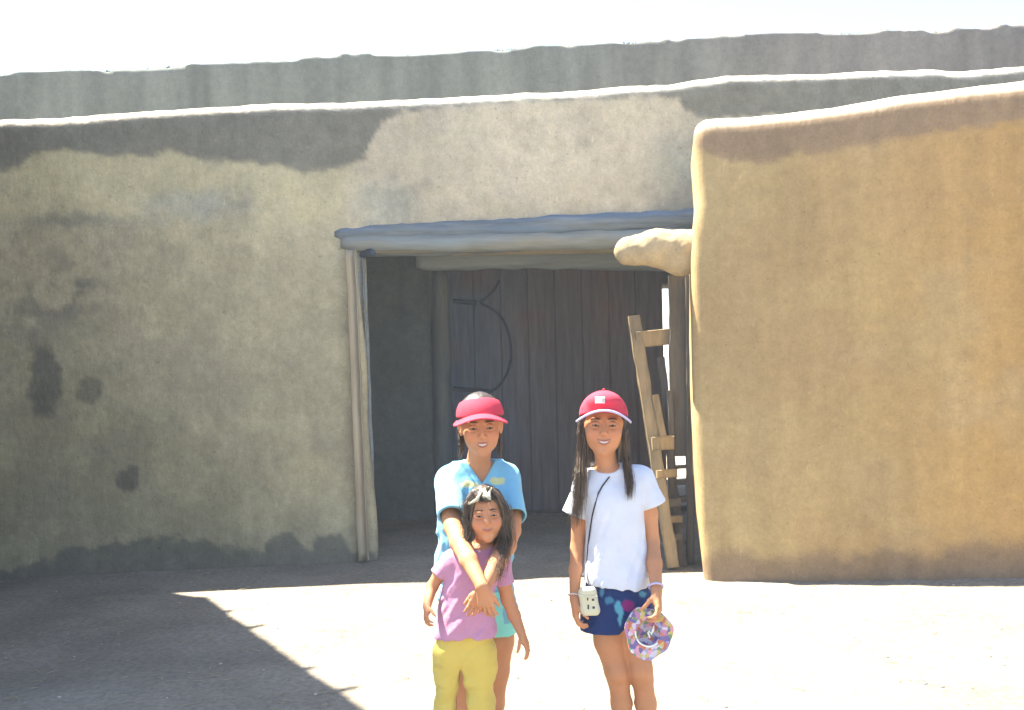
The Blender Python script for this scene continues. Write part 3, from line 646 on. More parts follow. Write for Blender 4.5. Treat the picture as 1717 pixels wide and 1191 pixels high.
def hand(f, wr, d, n, t, s=1.0, curl=(25, 30, 35, 40), spread=4, thumb=(0.55, 0.35), base=8):
    """wr wrist, d towards the fingers, n palm side, t thumb side."""
    d = np.asarray(d, float); d /= np.linalg.norm(d); t = np.asarray(t, float); t = t-d*(t@d); t /= np.linalg.norm(t); n_ = np.cross(d, t); n = n_ if n_@np.asarray(n, float) > 0 else -n_
    wr = np.asarray(wr, float); offs = (0.027, 0.009, -0.009, -0.026); L0 = (0.080, 0.084, 0.080, 0.073); Ls = (0.066, 0.074, 0.069, 0.053)
    for o, l in zip(offs, L0): f.caps(wr+t*o*0.45*s+d*0.008*s, wr+d*l*s+t*o*s, 0.0150*s, 0.0105*s, 0.012*s)
    f.caps(wr+d*0.02*s+t*0.014*s+n*0.006*s, wr+d*0.055*s+t*0.020*s+n*0.008*s, 0.013*s, 0.012*s, 0.012*s)
    for i, (o, l, L) in enumerate(zip(offs, L0, Ls)):
        sp = math.radians((1.5-i)*spread); p = wr+d*l*s+t*o*s; dd = d*math.cos(sp)+t*math.sin(sp); a = math.radians(base)
        segs = (0.45, 0.31, 0.24); rr = (0.0086, 0.0078, 0.0070, 0.0058); rf = 0.9 if i == 3 else 1
        for j, g_ in enumerate(segs):
            v = dd*math.cos(a)+n*math.sin(a); q = p+v*L*g_*s; f.caps(p, q, rr[j]*s*rf, rr[j+1]*s*rf, 0.0025*s); p = q; a += math.radians(curl[i])
    p = wr+d*0.022*s+t*0.018*s; v = d*0.62+t*thumb[0]+n*thumb[1]; v /= np.linalg.norm(v); v2 = d*0.9+t*thumb[0]*0.4+n*(thumb[1]+0.15); v2 /= np.linalg.norm(v2)
    q = p+v*0.040*s; f.caps(p, q, 0.0125*s, 0.0100*s, 0.008*s); r_ = q+v2*0.030*s; f.caps(q, r_, 0.0098*s, 0.0086*s, 0.003*s); v3 = v2+n*0.25; v3 /= np.linalg.norm(v3); f.caps(r_, r_+v3*0.022*s, 0.0086*s, 0.0066*s, 0.003*s)
def skin_cols(V, _, H=None, col=SK):
    C = np.tile(col, (len(V), 1)); C *= (1+0.07*fbm(V, 14, 3, 3)+0.03*fbm(V, 60, 2, 7))[:, None]
    if H is not None:                                # warmer cheeks and nose, browner eyelids
        for q in (-1, 1):
            a = 0.55*np.exp(-(((V-H(q*0.036, -0.07, -0.028))/(0.017*H.s))**2).sum(1)); C = C*(1-a[:, None])+np.array([0.50, 0.165, 0.095])*a[:, None]
            a = 0.50*np.exp(-(((V-H(q*0.028, -0.08, 0.006))/(0.015*H.s))**2).sum(1)); C = C*(1-a[:, None])+np.array([0.27, 0.12, 0.07])*a[:, None]
        a = 0.4*np.exp(-(((V-H(0, -0.09, -0.024))/(0.012*H.s))**2).sum(1)); C = C*(1-a[:, None])+np.array([0.50, 0.18, 0.10])*a[:, None]
    return C
def shell_brim(H, a0, length, width, droop, arch, thick, tilt=0.0, y0=-0.070, z0=0.038):
    """curved peak: a thickened sheet reaching forward from the forehead."""
    nu, nv = 25, 10; top = []
    for j in range(nv):
        v = j/(nv-1)
        for i in range(nu):
            u = -1+2*i/(nu-1); an = u*a0
            rx_, ry_ = 0.0825, 0.0965
            bx, by = rx_*math.sin(an)*1.0, -ry_*math.cos(an)
            ex_ = bx*(1+width*v*0.35); ey = by-length*v*math.cos(u*math.pi/2)**0.55
            top.append(H(ex_, ey+0.012, z0-droop*v*math.cos(u*1.2)-arch*(ex_/0.08)**2))
    top = np.array(top); up = H.R@np.array([0, 0, 1.0]); bot = top-up*thick
    V = np.concatenate([top, bot]); n_ = nu*nv; F = []
    for j in range(nv-1):
        for i in range(nu-1):
            a = j*nu+i; F.append((a, a+nu, a+nu+1, a+1)); F.append((n_+a, n_+a+1, n_+a+nu+1, n_+a+nu))
    rim = [i for i in range(nu)] + [j*nu+nu-1 for j in range(1, nv)] + [(nv-1)*nu+i for i in range(nu-2, -1, -1)] + [j*nu for j in range(nv-2, 0, -1)]
    for k in range(len(rim)): a, b_ = rim[k], rim[(k+1) % len(rim)]; F.append((a, b_, n_+b_, n_+a))
    edge = [top[(nv-1)*nu+i]*0.5+bot[(nv-1)*nu+i]*0.5 for i in range(nu)]
    return V, F, edge
def strands(f, roots, n, seed, spread, r0=0.006, k=0.004):
    """locks of hair following a guide line (roots: list of points) with a jittered offset each."""
    rnd = np.random.RandomState(seed); G_ = np.array(roots, float); t = np.linspace(0, 1, len(G_))
    for i in range(n):
        o = rnd.normal(0, 1, 3)*np.array(spread); o2 = rnd.normal(0, 1, 3)*np.array(spread)*0.6; e = rnd.uniform(0.8, 1.0); tt = np.linspace(0, e, 9)
        P_ = np.stack([np.interp(tt, t, G_[:, q]) for q in range(3)], 1)+o*(0.6+0.4*tt[:, None])+o2*np.sin(tt*5+rnd.uniform(0, 6))[:, None]
        f.chain(list(P_), [r0*(1-0.75*v**2) for v in np.linspace(0, 1, 9)], k)
def hair_strands(pts_list, r=0.0010, seed=1, seg=3):
    mb = MB()
    for P_ in pts_list: V, F = tube(P_, [r*(1-0.8*(i/(len(P_)-1))**2) for i in range(len(P_))], seg); mb.add(V, F)
    return mb
def flyaway(roots, n, seed, spread, r=0.0012, curl=0.5):
    rnd = np.random.RandomState(seed); G_ = np.array(roots, float); t = np.linspace(0, 1, len(G_)); out = []
    for i in range(n):
        o = rnd.normal(0, 1, 3)*np.array(spread); o2 = rnd.normal(0, 1, 3)*np.array(spread)*0.5; a = rnd.uniform(0, 0.25); tt = np.linspace(a, rnd.uniform(0.7, 1.04), 12)
        tc = np.clip(tt, 0, 1); ph = rnd.uniform(0, 6); out.append(np.stack([np.interp(tc, t, G_[:, q]) for q in range(3)], 1)+o*(0.4+0.7*tt[:, None])+o2*np.sin(tt*6+ph)[:, None]+np.array([0.003, 0.003, 0])*curl*np.sin(tt*17+ph*2)[:, None])
    return out
def shoe(px_, parent, ank, foot_s):
    f = Field(np.array([ank[0]-0.09, ank[1]-0.22, -0.02]), np.array([ank[0]+0.09, ank[1]+0.12, 0.16]), 0.005)
    f.caps((ank[0], ank[1]+0.025, 0.045), (ank[0], ank[1]-0.12*foot_s, 0.038), 0.036*foot_s, 0.036*foot_s, 0.02); f.caps((ank[0], ank[1], 0.05), (ank[0], ank[1], 0.085), 0.038*foot_s, 0.036*foot_s, 0.02)
    f.cut((0, 0, 0.004), (0, 0, -1)); return field_obj('shoe', f, M_SHOE, parent)
H5 = 0.0040

# ---------------------------------------------------------------- the girl in the white T-shirt and red cap
DA = 3.54
def A(px, py, dy=0.0): return U(px, py, DA+dy)
pa = empty('person', (A(1066, 1313)[0], DA, 0), 'girl in a red cap, white T-shirt and dark blue shorts holding a flowered sun hat', 'person')
HA = Head(A(1012, 714, -0.005), 1.04, basis(-4, -3, 2))
f = Field(np.array([0.10, DA-0.30, -0.02]), np.array([0.66, DA+0.22, 1.46]), H5)
head_shape(f, HA); 
f.caps(HA(0, 0.022, -0.06), A(1018, 800, 0.035), 0.040, 0.042, 0.02)
def zrow(py, pxc, dy, rx, ry): p = A(pxc, py, dy); return (p[2], p[0], p[1], rx, ry)
f.loft([zrow(792, 1022, 0.03, 0.055, 0.04), zrow(806, 1026, 0.03, 0.115, 0.052), zrow(830, 1028, 0.02, 0.115, 0.068), zrow(880, 1030, 0.015, 0.100, 0.070), zrow(925, 1032, 0.01, 0.092, 0.066), zrow(975, 1035, 0.015, 0.105, 0.078), zrow(1020, 1038, 0.02, 0.115, 0.085), zrow(1050, 1040, 0.02, 0.105, 0.08)], 0.03)
f.caps(A(1024, 798, 0.03), A(982, 812, 0.03), 0.036, 0.038, 0.03); f.caps(A(1024, 798, 0.03), A(1074, 804, 0.03), 0.036, 0.038, 0.03)
EL, ER, WL, WR = A(968, 918, 0.03), A(1093, 908, 0.02), A(963, 1003, -0.04), A(1101, 990, -0.115)
f.chain([A(979, 815, 0.03), A(971, 868, 0.03), EL, A(965, 955, 0.0), WL], [0.034, 0.028, 0.0235, 0.0225, 0.0165], 0.012)
f.chain([A(1077, 808, 0.03), A(1088, 862, 0.03), ER, A(1097, 945, -0.045), WR], [0.036, 0.031, 0.0265, 0.0265, 0.0195], 0.012)
hand(f, WL, A(966, 1045, -0.07)-WL, (1, -0.3, 0), (0.1, -1, 0), 0.80, curl=(38, 42, 45, 48), base=18, thumb=(0.45, 0.35))
hand(f, WR, A(1107, 1040, -0.165)-WR, (-1, 0, 0), (-0.25, -1, 0.1), 0.84, curl=(40, 42, 44, 46), base=22, thumb=(0.25, 0.75))
for hp, th, kn, cf, an in (((1020, 1035), (1022, 1075), (1034, 1126), (1042, 1180), (1047, 1290)), ((1062, 1035), (1066, 1075), (1074, 1124), (1083, 1180), (1088, 1290))):
    f.chain([A(*hp, 0.02), A(*th, 0.01), A(*kn, 0.0), A(kn[0]+3, kn[1]+14, 0.01), A(*cf, 0.025), A(*an, 0.03)], [0.064, 0.054, 0.0415, 0.037, 0.036, 0.024], 0.015)
    f.ell(A(kn[0], kn[1]+2, -0.03), (0.020, 0.014, 0.024), k=0.03)
gh = fine_head(f, HA, [(HA(0, 0.022, -0.06), A(1018, 800, 0.035), 0.040, 0.042)])
bodyA = field_obj('body', f, M_SKIN, pa, colfn=lambda V, c: skin_cols(V, c, HA), extra=gh); FA = f
face_parts(HA, pa, 1.0)
for q in (1047, 1088): shoe(0, pa, A(q, 1290, 0.03), 0.95)
# T-shirt
f = Field(np.array([0.08, DA-0.20, 0.62]), np.array([0.64, DA+0.22, 1.22]), 0.0045)
f.loft([zrow(968, 1033, 0.01, 0.126, 0.098), zrow(940, 1032, 0.01, 0.112, 0.090), zrow(900, 1031, 0.01, 0.106, 0.083), zrow(860, 1030, 0.012, 0.110, 0.082), zrow(830, 1028, 0.015, 0.118, 0.080), zrow(812, 1027, 0.02, 0.118, 0.068), zrow(798, 1026, 0.028, 0.098, 0.050), zrow(788, 1022, 0.03, 0.064, 0.040)], 0.02, p=2.2)
f.loft([zrow(985, 1033, 0.01, 0.130, 0.100), zrow(962, 1033, 0.01, 0.124, 0.096)], 0.0, p=2.2)
f.caps(A(1022, 801, 0.03), A(984, 813, 0.03), 0.046, 0.048, 0.03); f.caps(A(1026, 797, 0.03), A(1074, 804, 0.03), 0.046, 0.048, 0.03)
def sleeve(f, a, b, ra, rb, rin, k=0.018, flat=None):
    """a short sleeve run a>b, cut square at b and hollow inside, joined to the shirt body"""
    a, b = np.asarray(a, float), np.asarray(b, float); dr = (b-a)/np.linalg.norm(b-a); g = Field(f.lo, f.lo+(f.n-1)*f.h, f.h); g.n = f.n.copy(); g.D = np.full(f.D.shape, 0.08, np.float32)
    g.caps(a, b+dr*0.02, ra, rb, 0.0); g.ripple((12, 12, 9), 0.005, 2, 8); g.cut(b, dr+np.array([0, 0.0, -0.1])); g.caps(b-dr*0.03, b+dr*0.08, rin*0.95, rin*1.02, 0.003, 's')
    h = np.maximum(k-np.abs(f.D-g.D), 0)/k; h = h*np.clip(((f.pts(f.box(f.lo, f.lo+f.n*f.h))-b)@-dr)/0.03, 0, 1).astype(np.float32); f.D = np.minimum(f.D, g.D)-h*h*k*0.25
def neck_cut(f, c, rx_, ry_, rz_, R=None): f.ell(c, (rx_, ry_, rz_), R, 0.004, 's')
neck_cut(f, A(1016, 779, -0.005), 0.052, 0.075, 0.030)
hem = A(1033, 975, 0.01); f.cut(hem, (-0.10, 0.05, -1))
f.ripple((9, 9, 5), 0.009, 3, 12, lambda P: np.clip((1.15-P[:, 2])/0.30, 0.08, 1)); f.ripple((34, 20, 5), 0.007, 2, 3, lambda P: np.clip((1.15-P[:, 2])/0.30, 0.08, 1), basis(0, 0, 22)); f.ripple((28, 20, 4), 0.006, 2, 13, lambda P: np.clip((1.15-P[:, 2])/0.30, 0.08, 1), basis(0, 0, -30))
sleeve(f, A(984, 815, 0.03), A(964, 864, 0.03), 0.046, 0.051, 0.038)
sleeve(f, A(1074, 806, 0.03), A(1093, 848, 0.03), 0.047, 0.057, 0.043)
FSA = f
field_obj('t_shirt', f, M_CLOTH, pa, col=(0.56, 0.585, 0.66))
# neck rib
def on_front(f, px_, py_, off=0.003, D0=DA):
    P0 = U(px_, py_, D0); y = f.front(P0[0], P0[2]); 
    if y is None: return P0
    P0 = U(px_, py_, y); y = f.front(P0[0], P0[2]); y = P0[1] if y is None else y
    return U(px_, py_, y-off)
# shorts
f = Field(np.array([0.16, DA-0.2, 0.42]), np.array([0.60, DA+0.22, 0.86]), 0.0045)
f.loft([zrow(1055, 1034, 0.02, 0.133, 0.100), zrow(1020, 1035, 0.02, 0.131, 0.100), zrow(990, 1036, 0.015, 0.118, 0.092), zrow(960, 1035, 0.01, 0.106, 0.082)], 0.02, p=2.4)
f.cut(A(1034, 1054, 0.02), (0.02, 0, -1))
f.caps(A(1019, 1065, 0.015), A(1020, 1042, 0.015), 0.059, 0.056, 0.003, 's'); f.caps(A(1066, 1065, 0.015), A(1064, 1042, 0.015), 0.059, 0.056, 0.003, 's')
f.wedge([(A(1043, 1046, 0), (0.55, 0, 0.4)), (A(1043, 1046, 0), (-0.55, 0, 0.4))], A(1030, 1075, -0.12), A(1056, 1040, 0.16), 0.006)
f.ripple((12, 12, 8), 0.006, 3, 5)
def shorts_cols(V, C):
    px, py = proj(V); n1 = fbm(V, 30, 2, 4); n2 = fbm(V, 40, 2, 9)
    def mix(C, c, a): a = np.clip(a, 0, 1)[:, None]; return C*(1-a)+np.array(c)*a
    fr_ = (V[:, 1] < DA)
    C = mix(C, (0.09, 0.30, 0.42), blob(px+4*n1, py+5*n2, (1036, 1020), (7, 10))*3*fr_); C = mix(C, (0.10, 0.32, 0.42), blob(px+4*n1, py+4*n2, (1040, 1035), (4, 12))*3*fr_)
    C = mix(C, (0.05, 0.17, 0.28), blob(px+4*n1, py+5*n2, (1022, 1008), (6, 6))*3*fr_); C = mix(C, (0.20, 0.02, 0.14), blob(px+5*n1, py+5*n2, (1053, 1018), (10, 9))*3*fr_)
    C = mix(C, (0.07, 0.20, 0.33), blob(px+3*n1, py, (1009, 993), (3, 8))*2*fr_); C = mix(C, (0.08, 0.25, 0.36), blob(px+4*n1, py+4*n2, (1078, 996), (6, 5))*2*fr_)
    return C
FSH = f
field_obj('shorts', f, M_CLOTH, pa, col=(0.012, 0.03, 0.12), colfn=shorts_cols)
# cap
f = Field(HA.c-0.2, HA.c+0.2, 0.003)
f.ell(HA(0, 0.016, 0.036), np.array((0.0835, 0.098, 0.084))*HA.s, HA.R, 0)
f.ell(HA(0, -0.045, 0.082), np.array((0.055, 0.045, 0.032))*HA.s, HA.R, 0.03)
f.cut(HA(0, 0, 0.034), HA.R@np.array([0, -0.12, -1.0])); f.ell(HA(0, 0.016, 0.030), np.array((0.0775, 0.092, 0.070))*HA.s, HA.R, 0.002, 's')
cap = field_obj('cap', f, M_CAP, pa)
V, F, edge = shell_brim(HA, 1.40, 0.060, 0.35, 0.002, 0.030, 0.004, z0=0.055, y0=0); mesh('peak', V, F, M_CAP, cap)
V, F = tube(edge, 0.0042, 8); mesh('piping', V, F, M_LAV, cap)
V, F = sphere(HA(0.0, 0.016, 0.124), np.array((0.006, 0.006, 0.003))); mesh('button', V, F, M_CAP, cap)
for an in (-62, -20, 20, 62):
    a_ = math.radians(an); Q = []
    for t_ in np.linspace(0.12, 0.92, 14):
        e_ = t_*math.pi/2; d_ = np.array([math.sin(a_)*math.cos(e_)*0.0840, -math.cos(a_)*math.cos(e_)*0.0985+0.016, 0.036+0.0845*math.sin(e_)]); Q.append(HA(*d_))
    V, F = tube(Q, 0.0011, 5); mesh('seam', V, F, M_CAP, cap)
# emblem patch on the crown: raised stitched oval
def patch(f, c_px, w_, h_, D0, off=0.002, n=9):
    V = []; F = []
    for j in range(n):
        for i in range(n):
            V.append(on_front(f, c_px[0]+w_*(i/(n-1)-0.5), c_px[1]+h_*(j/(n-1)-0.5), off, D0))
    F = [(j*n+i, (j+1)*n+i, (j+1)*n+i+1, j*n+i+1) for j in range(n-1) for i in range(n-1)]
    V = np.array(V); B_ = V+np.array([0, 0.003, 0]); N_ = len(V)
    F += [tuple(N_+q for q in fc[::-1]) for fc in F]
    return np.concatenate([V, B_]), F
V, F = patch(f, (1006, 671), 16, 11, DA-0.1); mesh('emblem', V, F, M_WHITE, cap)
V, F = patch(f, (1012, 671), 5, 7, DA-0.1, 0.004); mesh('emblem', V, F, material('grey_green_thread', col=(0.35, 0.42, 0.40), bump=0.1), cap)
# hair: back mass, two long front locks
f = Field(np.array([0.10, DA-0.18, 0.80]), np.array([0.55, DA+0.22, 1.50]), 0.0035)
f.ell(HA(0, 0.022, 0.030), np.array((0.077, 0.090, 0.078))*HA.s, HA.R, 0.01); f.caps(HA(0, 0.05, 0.0), HA(0, 0.066, -0.10), 0.066*HA.s, 0.060*HA.s, 0.03)
f.ell(HA(0, -0.085, -0.030), np.array((0.051, 0.085, 0.083))*HA.s, HA.R, 0.008, 's')
gl = [HA(-0.066, 0.012, 0.030), HA(-0.074, 0.004, -0.02), A(976, 762, 0.0), A(974, 800, -0.035), A(970, 840, -0.045), A(966, 884, -0.05)]
gr = [HA(0.066, 0.012, 0.030), HA(0.072, 0.004, -0.02), A(1050, 762, 0.0), A(1053, 790, -0.025), A(1056, 812, -0.05), A(1054, 838, -0.065)]
strands(f, gl, 14, 3, (0.006, 0.008, 0.004), 0.0050, 0.004); strands(f, gr, 12, 4, (0.004, 0.007, 0.003), 0.0048, 0.004)
gb = [HA(-0.03, 0.07, 0.0), A(1000, 780, 0.09), A(1000, 830, 0.12), A(1002, 870, 0.12)]; strands(f, gb, 22, 8, (0.03, 0.01, 0.004), 0.009, 0.006)
f.ripple((90, 90, 8), 0.0022, 2, 6)
hairA = field_obj('hair', f, M_HAIR, pa)
o = hair_strands(flyaway(gl, 420, 5, (0.0115, 0.012, 0.006), 0.0010)+flyaway(gr, 300, 6, (0.0075, 0.010, 0.004), 0.0010)).build('loose_strands', M_HAIR2, hairA)
# bracelet
def ring(c, d, r, rr, n=20):
    _, s_, t_ = frame_of(d); P_ = [np.asarray(c)+r*(math.cos(2*math.pi*i/n)*s_+math.sin(2*math.pi*i/n)*t_) for i in range(n+1)]; return tube(P_, rr, 6)
V, F = ring(A(963, 998, -0.035), WL-EL, 0.0225, 0.0022); mesh('bracelet', V, F, M_SILVER, pa)
V, F = ring(A(1100, 984, -0.11), WR-ER, 0.0235, 0.004); mesh('bracelet', V, F, M_LAV, pa)
# strap and toy camera pouch hanging from her neck
pouch = empty('camera_pouch', A(988, 1035, -0.12), 'small beige camera pouch on a thin cord at the hip of the girl in white', 'pouch')
pth = [(1036, 783), (1030, 790), (1020, 802), (1010, 815), (1003, 828), (998, 845), (993, 865), (989, 890), (986, 915), (984, 945), (984, 965), (986, 984)]
P_ = [on_front(FSA, x, y, 0.009 if i < 3 else 0.005) for i, (x, y) in enumerate(pth)]; P_[-1] = A(988, 985, -0.12); P_[-2] = on_front(FSA, 984, 965, 0.012)
back = [HA(0.0, 0.075, -0.075), HA(0.035, 0.06, -0.078), HA(0.048, 0.015, -0.085)]
V, F = tube(back+P_, 0.0026, 6); mesh('cord', V, F, M_BLACK, pouch)
P_ = [HA(0.0, 0.075, -0.075), HA(-0.035, 0.06, -0.078), HA(-0.047, 0.010, -0.088), A(990, 790, -0.035), A(986, 800, -0.05)]
f = Field(A(965, 1045, -0.22), A(1012, 972, -0.02), 0.0025)
c0, c1 = A(985, 992, -0.125), A(990, 1024, -0.125); hw = np.array([0.0135, 0, 0])
f.caps(c0-hw*0.8, c0+hw*0.9, 0.013, k=0.0); f.caps(c1-hw*1.1, c1+hw*1.0, 0.0155, k=0.02)
for t_ in np.linspace(0, 1, 7): c_ = c0+(c1-c0)*t_; f.caps(c_-hw, c_+hw, 0.0150, k=0.012)
f.ripple(30, 0.002, 2, 3)
case = field_obj('case', f, M_CASE, pouch)
V, F = plank(c0+(c1-c0)*0.2+np.array([-0.032, -0.0165, 0.004]), c0+(c1-c0)*0.2+np.array([0.031, -0.0165, -0.001]), 0.006, 0.004, side=(0, 0, 1)); mesh('flap_edge', V, F, material('pale_vinyl', col=(0.62, 0.6, 0.47), bump=0), case)
for (mx, my, mw, mh) in ((985, 1005, 2.2, 4.5), (994, 1006, 4, 3.5), (986, 1018, 2.6, 7.5), (995, 1019, 4, 4)):
    V, F = patch(f, (mx+0.4, my), mw*1.0, mh*1.0, DA-0.13, 0.0015, 4); mesh('mark', V, F, M_BLACK, case)
# floral sun hat in her hand: soft brim seen from below, opening of the crown towards the camera
hc = A(1087, 1062, -0.140); HN = np.array([-0.10, -1.0, 0.16]); HN /= np.linalg.norm(HN); _, hs, ht = frame_of(HN)
if hs[0] < 0: hs = -hs
ht = np.cross(HN, hs); ht = ht if ht[2] > 0 else -ht
prof = [(0.084, 0.004), (0.078, -0.002), (0.066, -0.006), (0.054, -0.006), (0.043, -0.003), (0.040, -0.010), (0.041, -0.020), (0.040, -0.030), (0.034, -0.038), (0.020, -0.041), (0.0, -0.042)]
V = []; nS = 56
for t_ in (0, 1):
    for (r, dpt) in (prof if t_ == 0 else [(r+0.0015 if r > 0 else 0, d-0.003) for r, d in prof[::-1]]):
        for j in range(nS):
            a = 2*math.pi*j/nS; wv = 1+0.05*math.sin(3*a+1)*(r/0.084)+0.03*math.sin(7*a)*(r/0.084); sq = 1.0+0.03*math.sin(2*a)
            V.append(hc+hs*(r*wv*math.cos(a)*0.95)+ht*(r*wv*math.sin(a)*1.02)+HN*(dpt+0.010*math.sin(2*a+0.6)*(r/0.084)**2+0.005*math.sin(5*a)*(r/0.084)**2))
nR = len(prof)*2; F = [(i*nS+j, i*nS+(j+1) % nS, ((i+1) % nR)*nS+(j+1) % nS, ((i+1) % nR)*nS+j) for i in range(nR) for j in range(nS)]
mf = bpy.data.materials.new('floral_print'); mf.use_nodes = True; N = mf.node_tree; L = N.links
tc = N.nodes.new('ShaderNodeTexCoord'); nz1 = N.nodes.new('ShaderNodeTexNoise'); nz1.inputs['Scale'].default_value = 60; ad = N.nodes.new('ShaderNodeMix'); ad.data_type = 'VECTOR'; ad.inputs[0].default_value = 0.012
L.new(tc.outputs['Object'], nz1.inputs['Vector']); L.new(tc.outputs['Object'], ad.inputs[4]); L.new(nz1.outputs['Color'], ad.inputs[5])
vo = N.nodes.new('ShaderNodeTexVoronoi'); vo.inputs['Scale'].default_value = 70; L.new(ad.outputs[1], vo.inputs['Vector'])
sx_ = N.nodes.new('ShaderNodeSeparateColor'); L.new(vo.outputs['Color'], sx_.inputs[0]); cr = N.nodes.new('ShaderNodeValToRGB'); cr.color_ramp.interpolation = 'CONSTANT'
cl_ = [(0, (0.42, 0.20, 0.34)), (0.14, (0.55, 0.50, 0.58)), (0.30, (0.50, 0.16, 0.10)), (0.42, (0.16, 0.13, 0.30)), (0.54, (0.52, 0.42, 0.14)), (0.64, (0.17, 0.27, 0.16)), (0.74, (0.62, 0.30, 0.36)), (0.88, (0.30, 0.32, 0.48))]
for i, (p_, c_) in enumerate(cl_):
    e = cr.color_ramp.elements[i] if i < 2 else cr.color_ramp.elements.new(p_); e.position = p_; e.color = (*c_, 1)
L.new(sx_.outputs[0], cr.inputs[0]); L.new(cr.outputs[0], N.nodes['Principled BSDF'].inputs['Base Color']); N.nodes['Principled BSDF'].inputs['Roughness'].default_value = 0.9
hat = empty('sun_hat', hc, 'soft sun hat with a many-coloured flower print held upside down in her hand', 'hat')
ho = fixn(mesh('hat_fabric', V, F, mf, hat))
V, F = tube([hc+hs*0.0435*math.cos(a)+ht*0.0435*math.sin(a)+HN*0.001 for a in np.linspace(math.pi*0.95, math.pi*1.75, 24)], 0.0028, 6); mesh('lining_edge', V, F, M_WHITE, hat)
V, F = tube([hc+hs*x+ht*z+HN*y for x, y, z in ((0.006, -0.02, -0.018), (0.0, -0.02, 0.0), (0.006, -0.015, 0.006), (0.011, -0.015, -0.004), (0.018, -0.012, 0.010), (0.020, -0.010, 0.024))], [0.003, 0.004, 0.005, 0.005, 0.004, 0.002], 8); mesh('tag', V, F, M_WHITE, hat)

# ---------------------------------------------------------------- the older girl in the light blue T-shirt and red visor, leaning over the small one
DB_ = 3.76
def B(px, py, dy=0.0): return U(px, py, DB_+dy)
def brow_(py, pxc, dy, rx, ry): p = B(pxc, py, dy); return (p[2], p[0], p[1], rx, ry)
pb = empty('person', (B(800, 1269)[0], DB_, 0), 'girl in a red sun visor and light blue T-shirt hugging the small child from behind', 'person')
HB = Head(B(806, 714, -0.10), 1.06, basis(4, 4, -2))
f = Field(np.array([-0.40, DB_-0.62, -0.02]), np.array([0.14, DB_+0.24, 1.48]), H5)
head_shape(f, HB)
f.caps(HB(0, 0.020, -0.06), B(800, 786, 0.0), 0.041, 0.046, 0.02)
f.loft([brow_(782, 799, 0.0, 0.05, 0.038), brow_(800, 799, -0.01, 0.110, 0.052), brow_(825, 798, -0.01, 0.122, 0.070), brow_(870, 796, 0.02, 0.118, 0.078), brow_(930, 796, 0.05, 0.108, 0.078), brow_(980, 800, 0.06, 0.120, 0.088), brow_(1025, 804, 0.06, 0.125, 0.092), brow_(1045, 804, 0.06, 0.11, 0.085)], 0.03)
f.caps(B(799, 790, 0), B(757, 805, 0), 0.034, 0.040, 0.03); f.caps(B(801, 789, 0), B(846, 801, 0), 0.034, 0.040, 0.03)
EBL, EBR = B(760, 884, -0.20), B(858, 890, -0.20)
WBL, WBR = B(808, 983, -0.475), B(812, 985, -0.425)
f.chain([B(753, 806, 0), B(750, 846, -0.09), EBL, B(771, 910, -0.29), B(786, 940, -0.385), WBL], [0.042, 0.037, 0.031, 0.0335, 0.029, 0.0205], 0.014)
f.chain([B(850, 802, 0), B(861, 850, -0.09), EBR, B(849, 915, -0.28), B(834, 943, -0.36), WBR], [0.042, 0.037, 0.031, 0.0335, 0.029, 0.0205], 0.014)
hand(f, WBL, B(818, 1030, -0.47)-WBL, (0, 1, 0), (0.9, -0.3, 0.3), 0.80, curl=(26, 30, 34, 40), base=8, spread=2.5, thumb=(0.35, 0.2))
hand(f, WBR, B(795, 1022, -0.43)-WBR, (0.1, 1, 0), (-0.9, -0.1, 0.2), 0.76, curl=(24, 26, 28, 30), base=6, spread=2.5, thumb=(0.35, 0.1))
for hp, th, kn, cf, an in (((772, 1035), (770, 1075), (774, 1135), (777, 1185), (780, 1245)), ((833, 1035), (834, 1075), (833, 1125), (828, 1180), (822, 1245))):
    f.chain([B(*hp, 0.06), B(*th, 0.05), B(*kn, 0.04), B(kn[0]-1, kn[1]+12, 0.05), B(*cf, 0.07), B(*an, 0.08)], [0.072, 0.062, 0.047, 0.042, 0.040, 0.027], 0.015)
gh = fine_head(f, HB, [(HB(0, 0.020, -0.06), B(800, 786, 0.0), 0.041, 0.046)])
field_obj('body', f, M_SKIN, pb, colfn=lambda V, c: skin_cols(V, c, HB), extra=gh)
face_parts(HB, pb, 0.8)
for q in (780, 822): shoe(0, pb, B(q, 1245, 0.08), 1.05)
f = Field(np.array([-0.42, DB_-0.40, 0.50]), np.array([0.16, DB_+0.26, 1.26]), 0.0045)
f.loft([brow_(1035, 800, 0.06, 0.140, 0.108), brow_(980, 797, 0.06, 0.136, 0.104), brow_(930, 794, 0.05, 0.130, 0.096), brow_(880, 795, 0.02, 0.130, 0.092), brow_(835, 797, -0.01, 0.137, 0.086), brow_(806, 798, -0.01, 0.138, 0.074), brow_(788, 799, -0.003, 0.100, 0.056), brow_(776, 799, 0.0, 0.062, 0.046)], 0.02)
f.caps(B(797, 791, 0.0), B(756, 804, 0.0), 0.048, 0.053, 0.03); f.caps(B(801, 788, 0.0), B(846, 800, 0.0), 0.048, 0.053, 0.03)
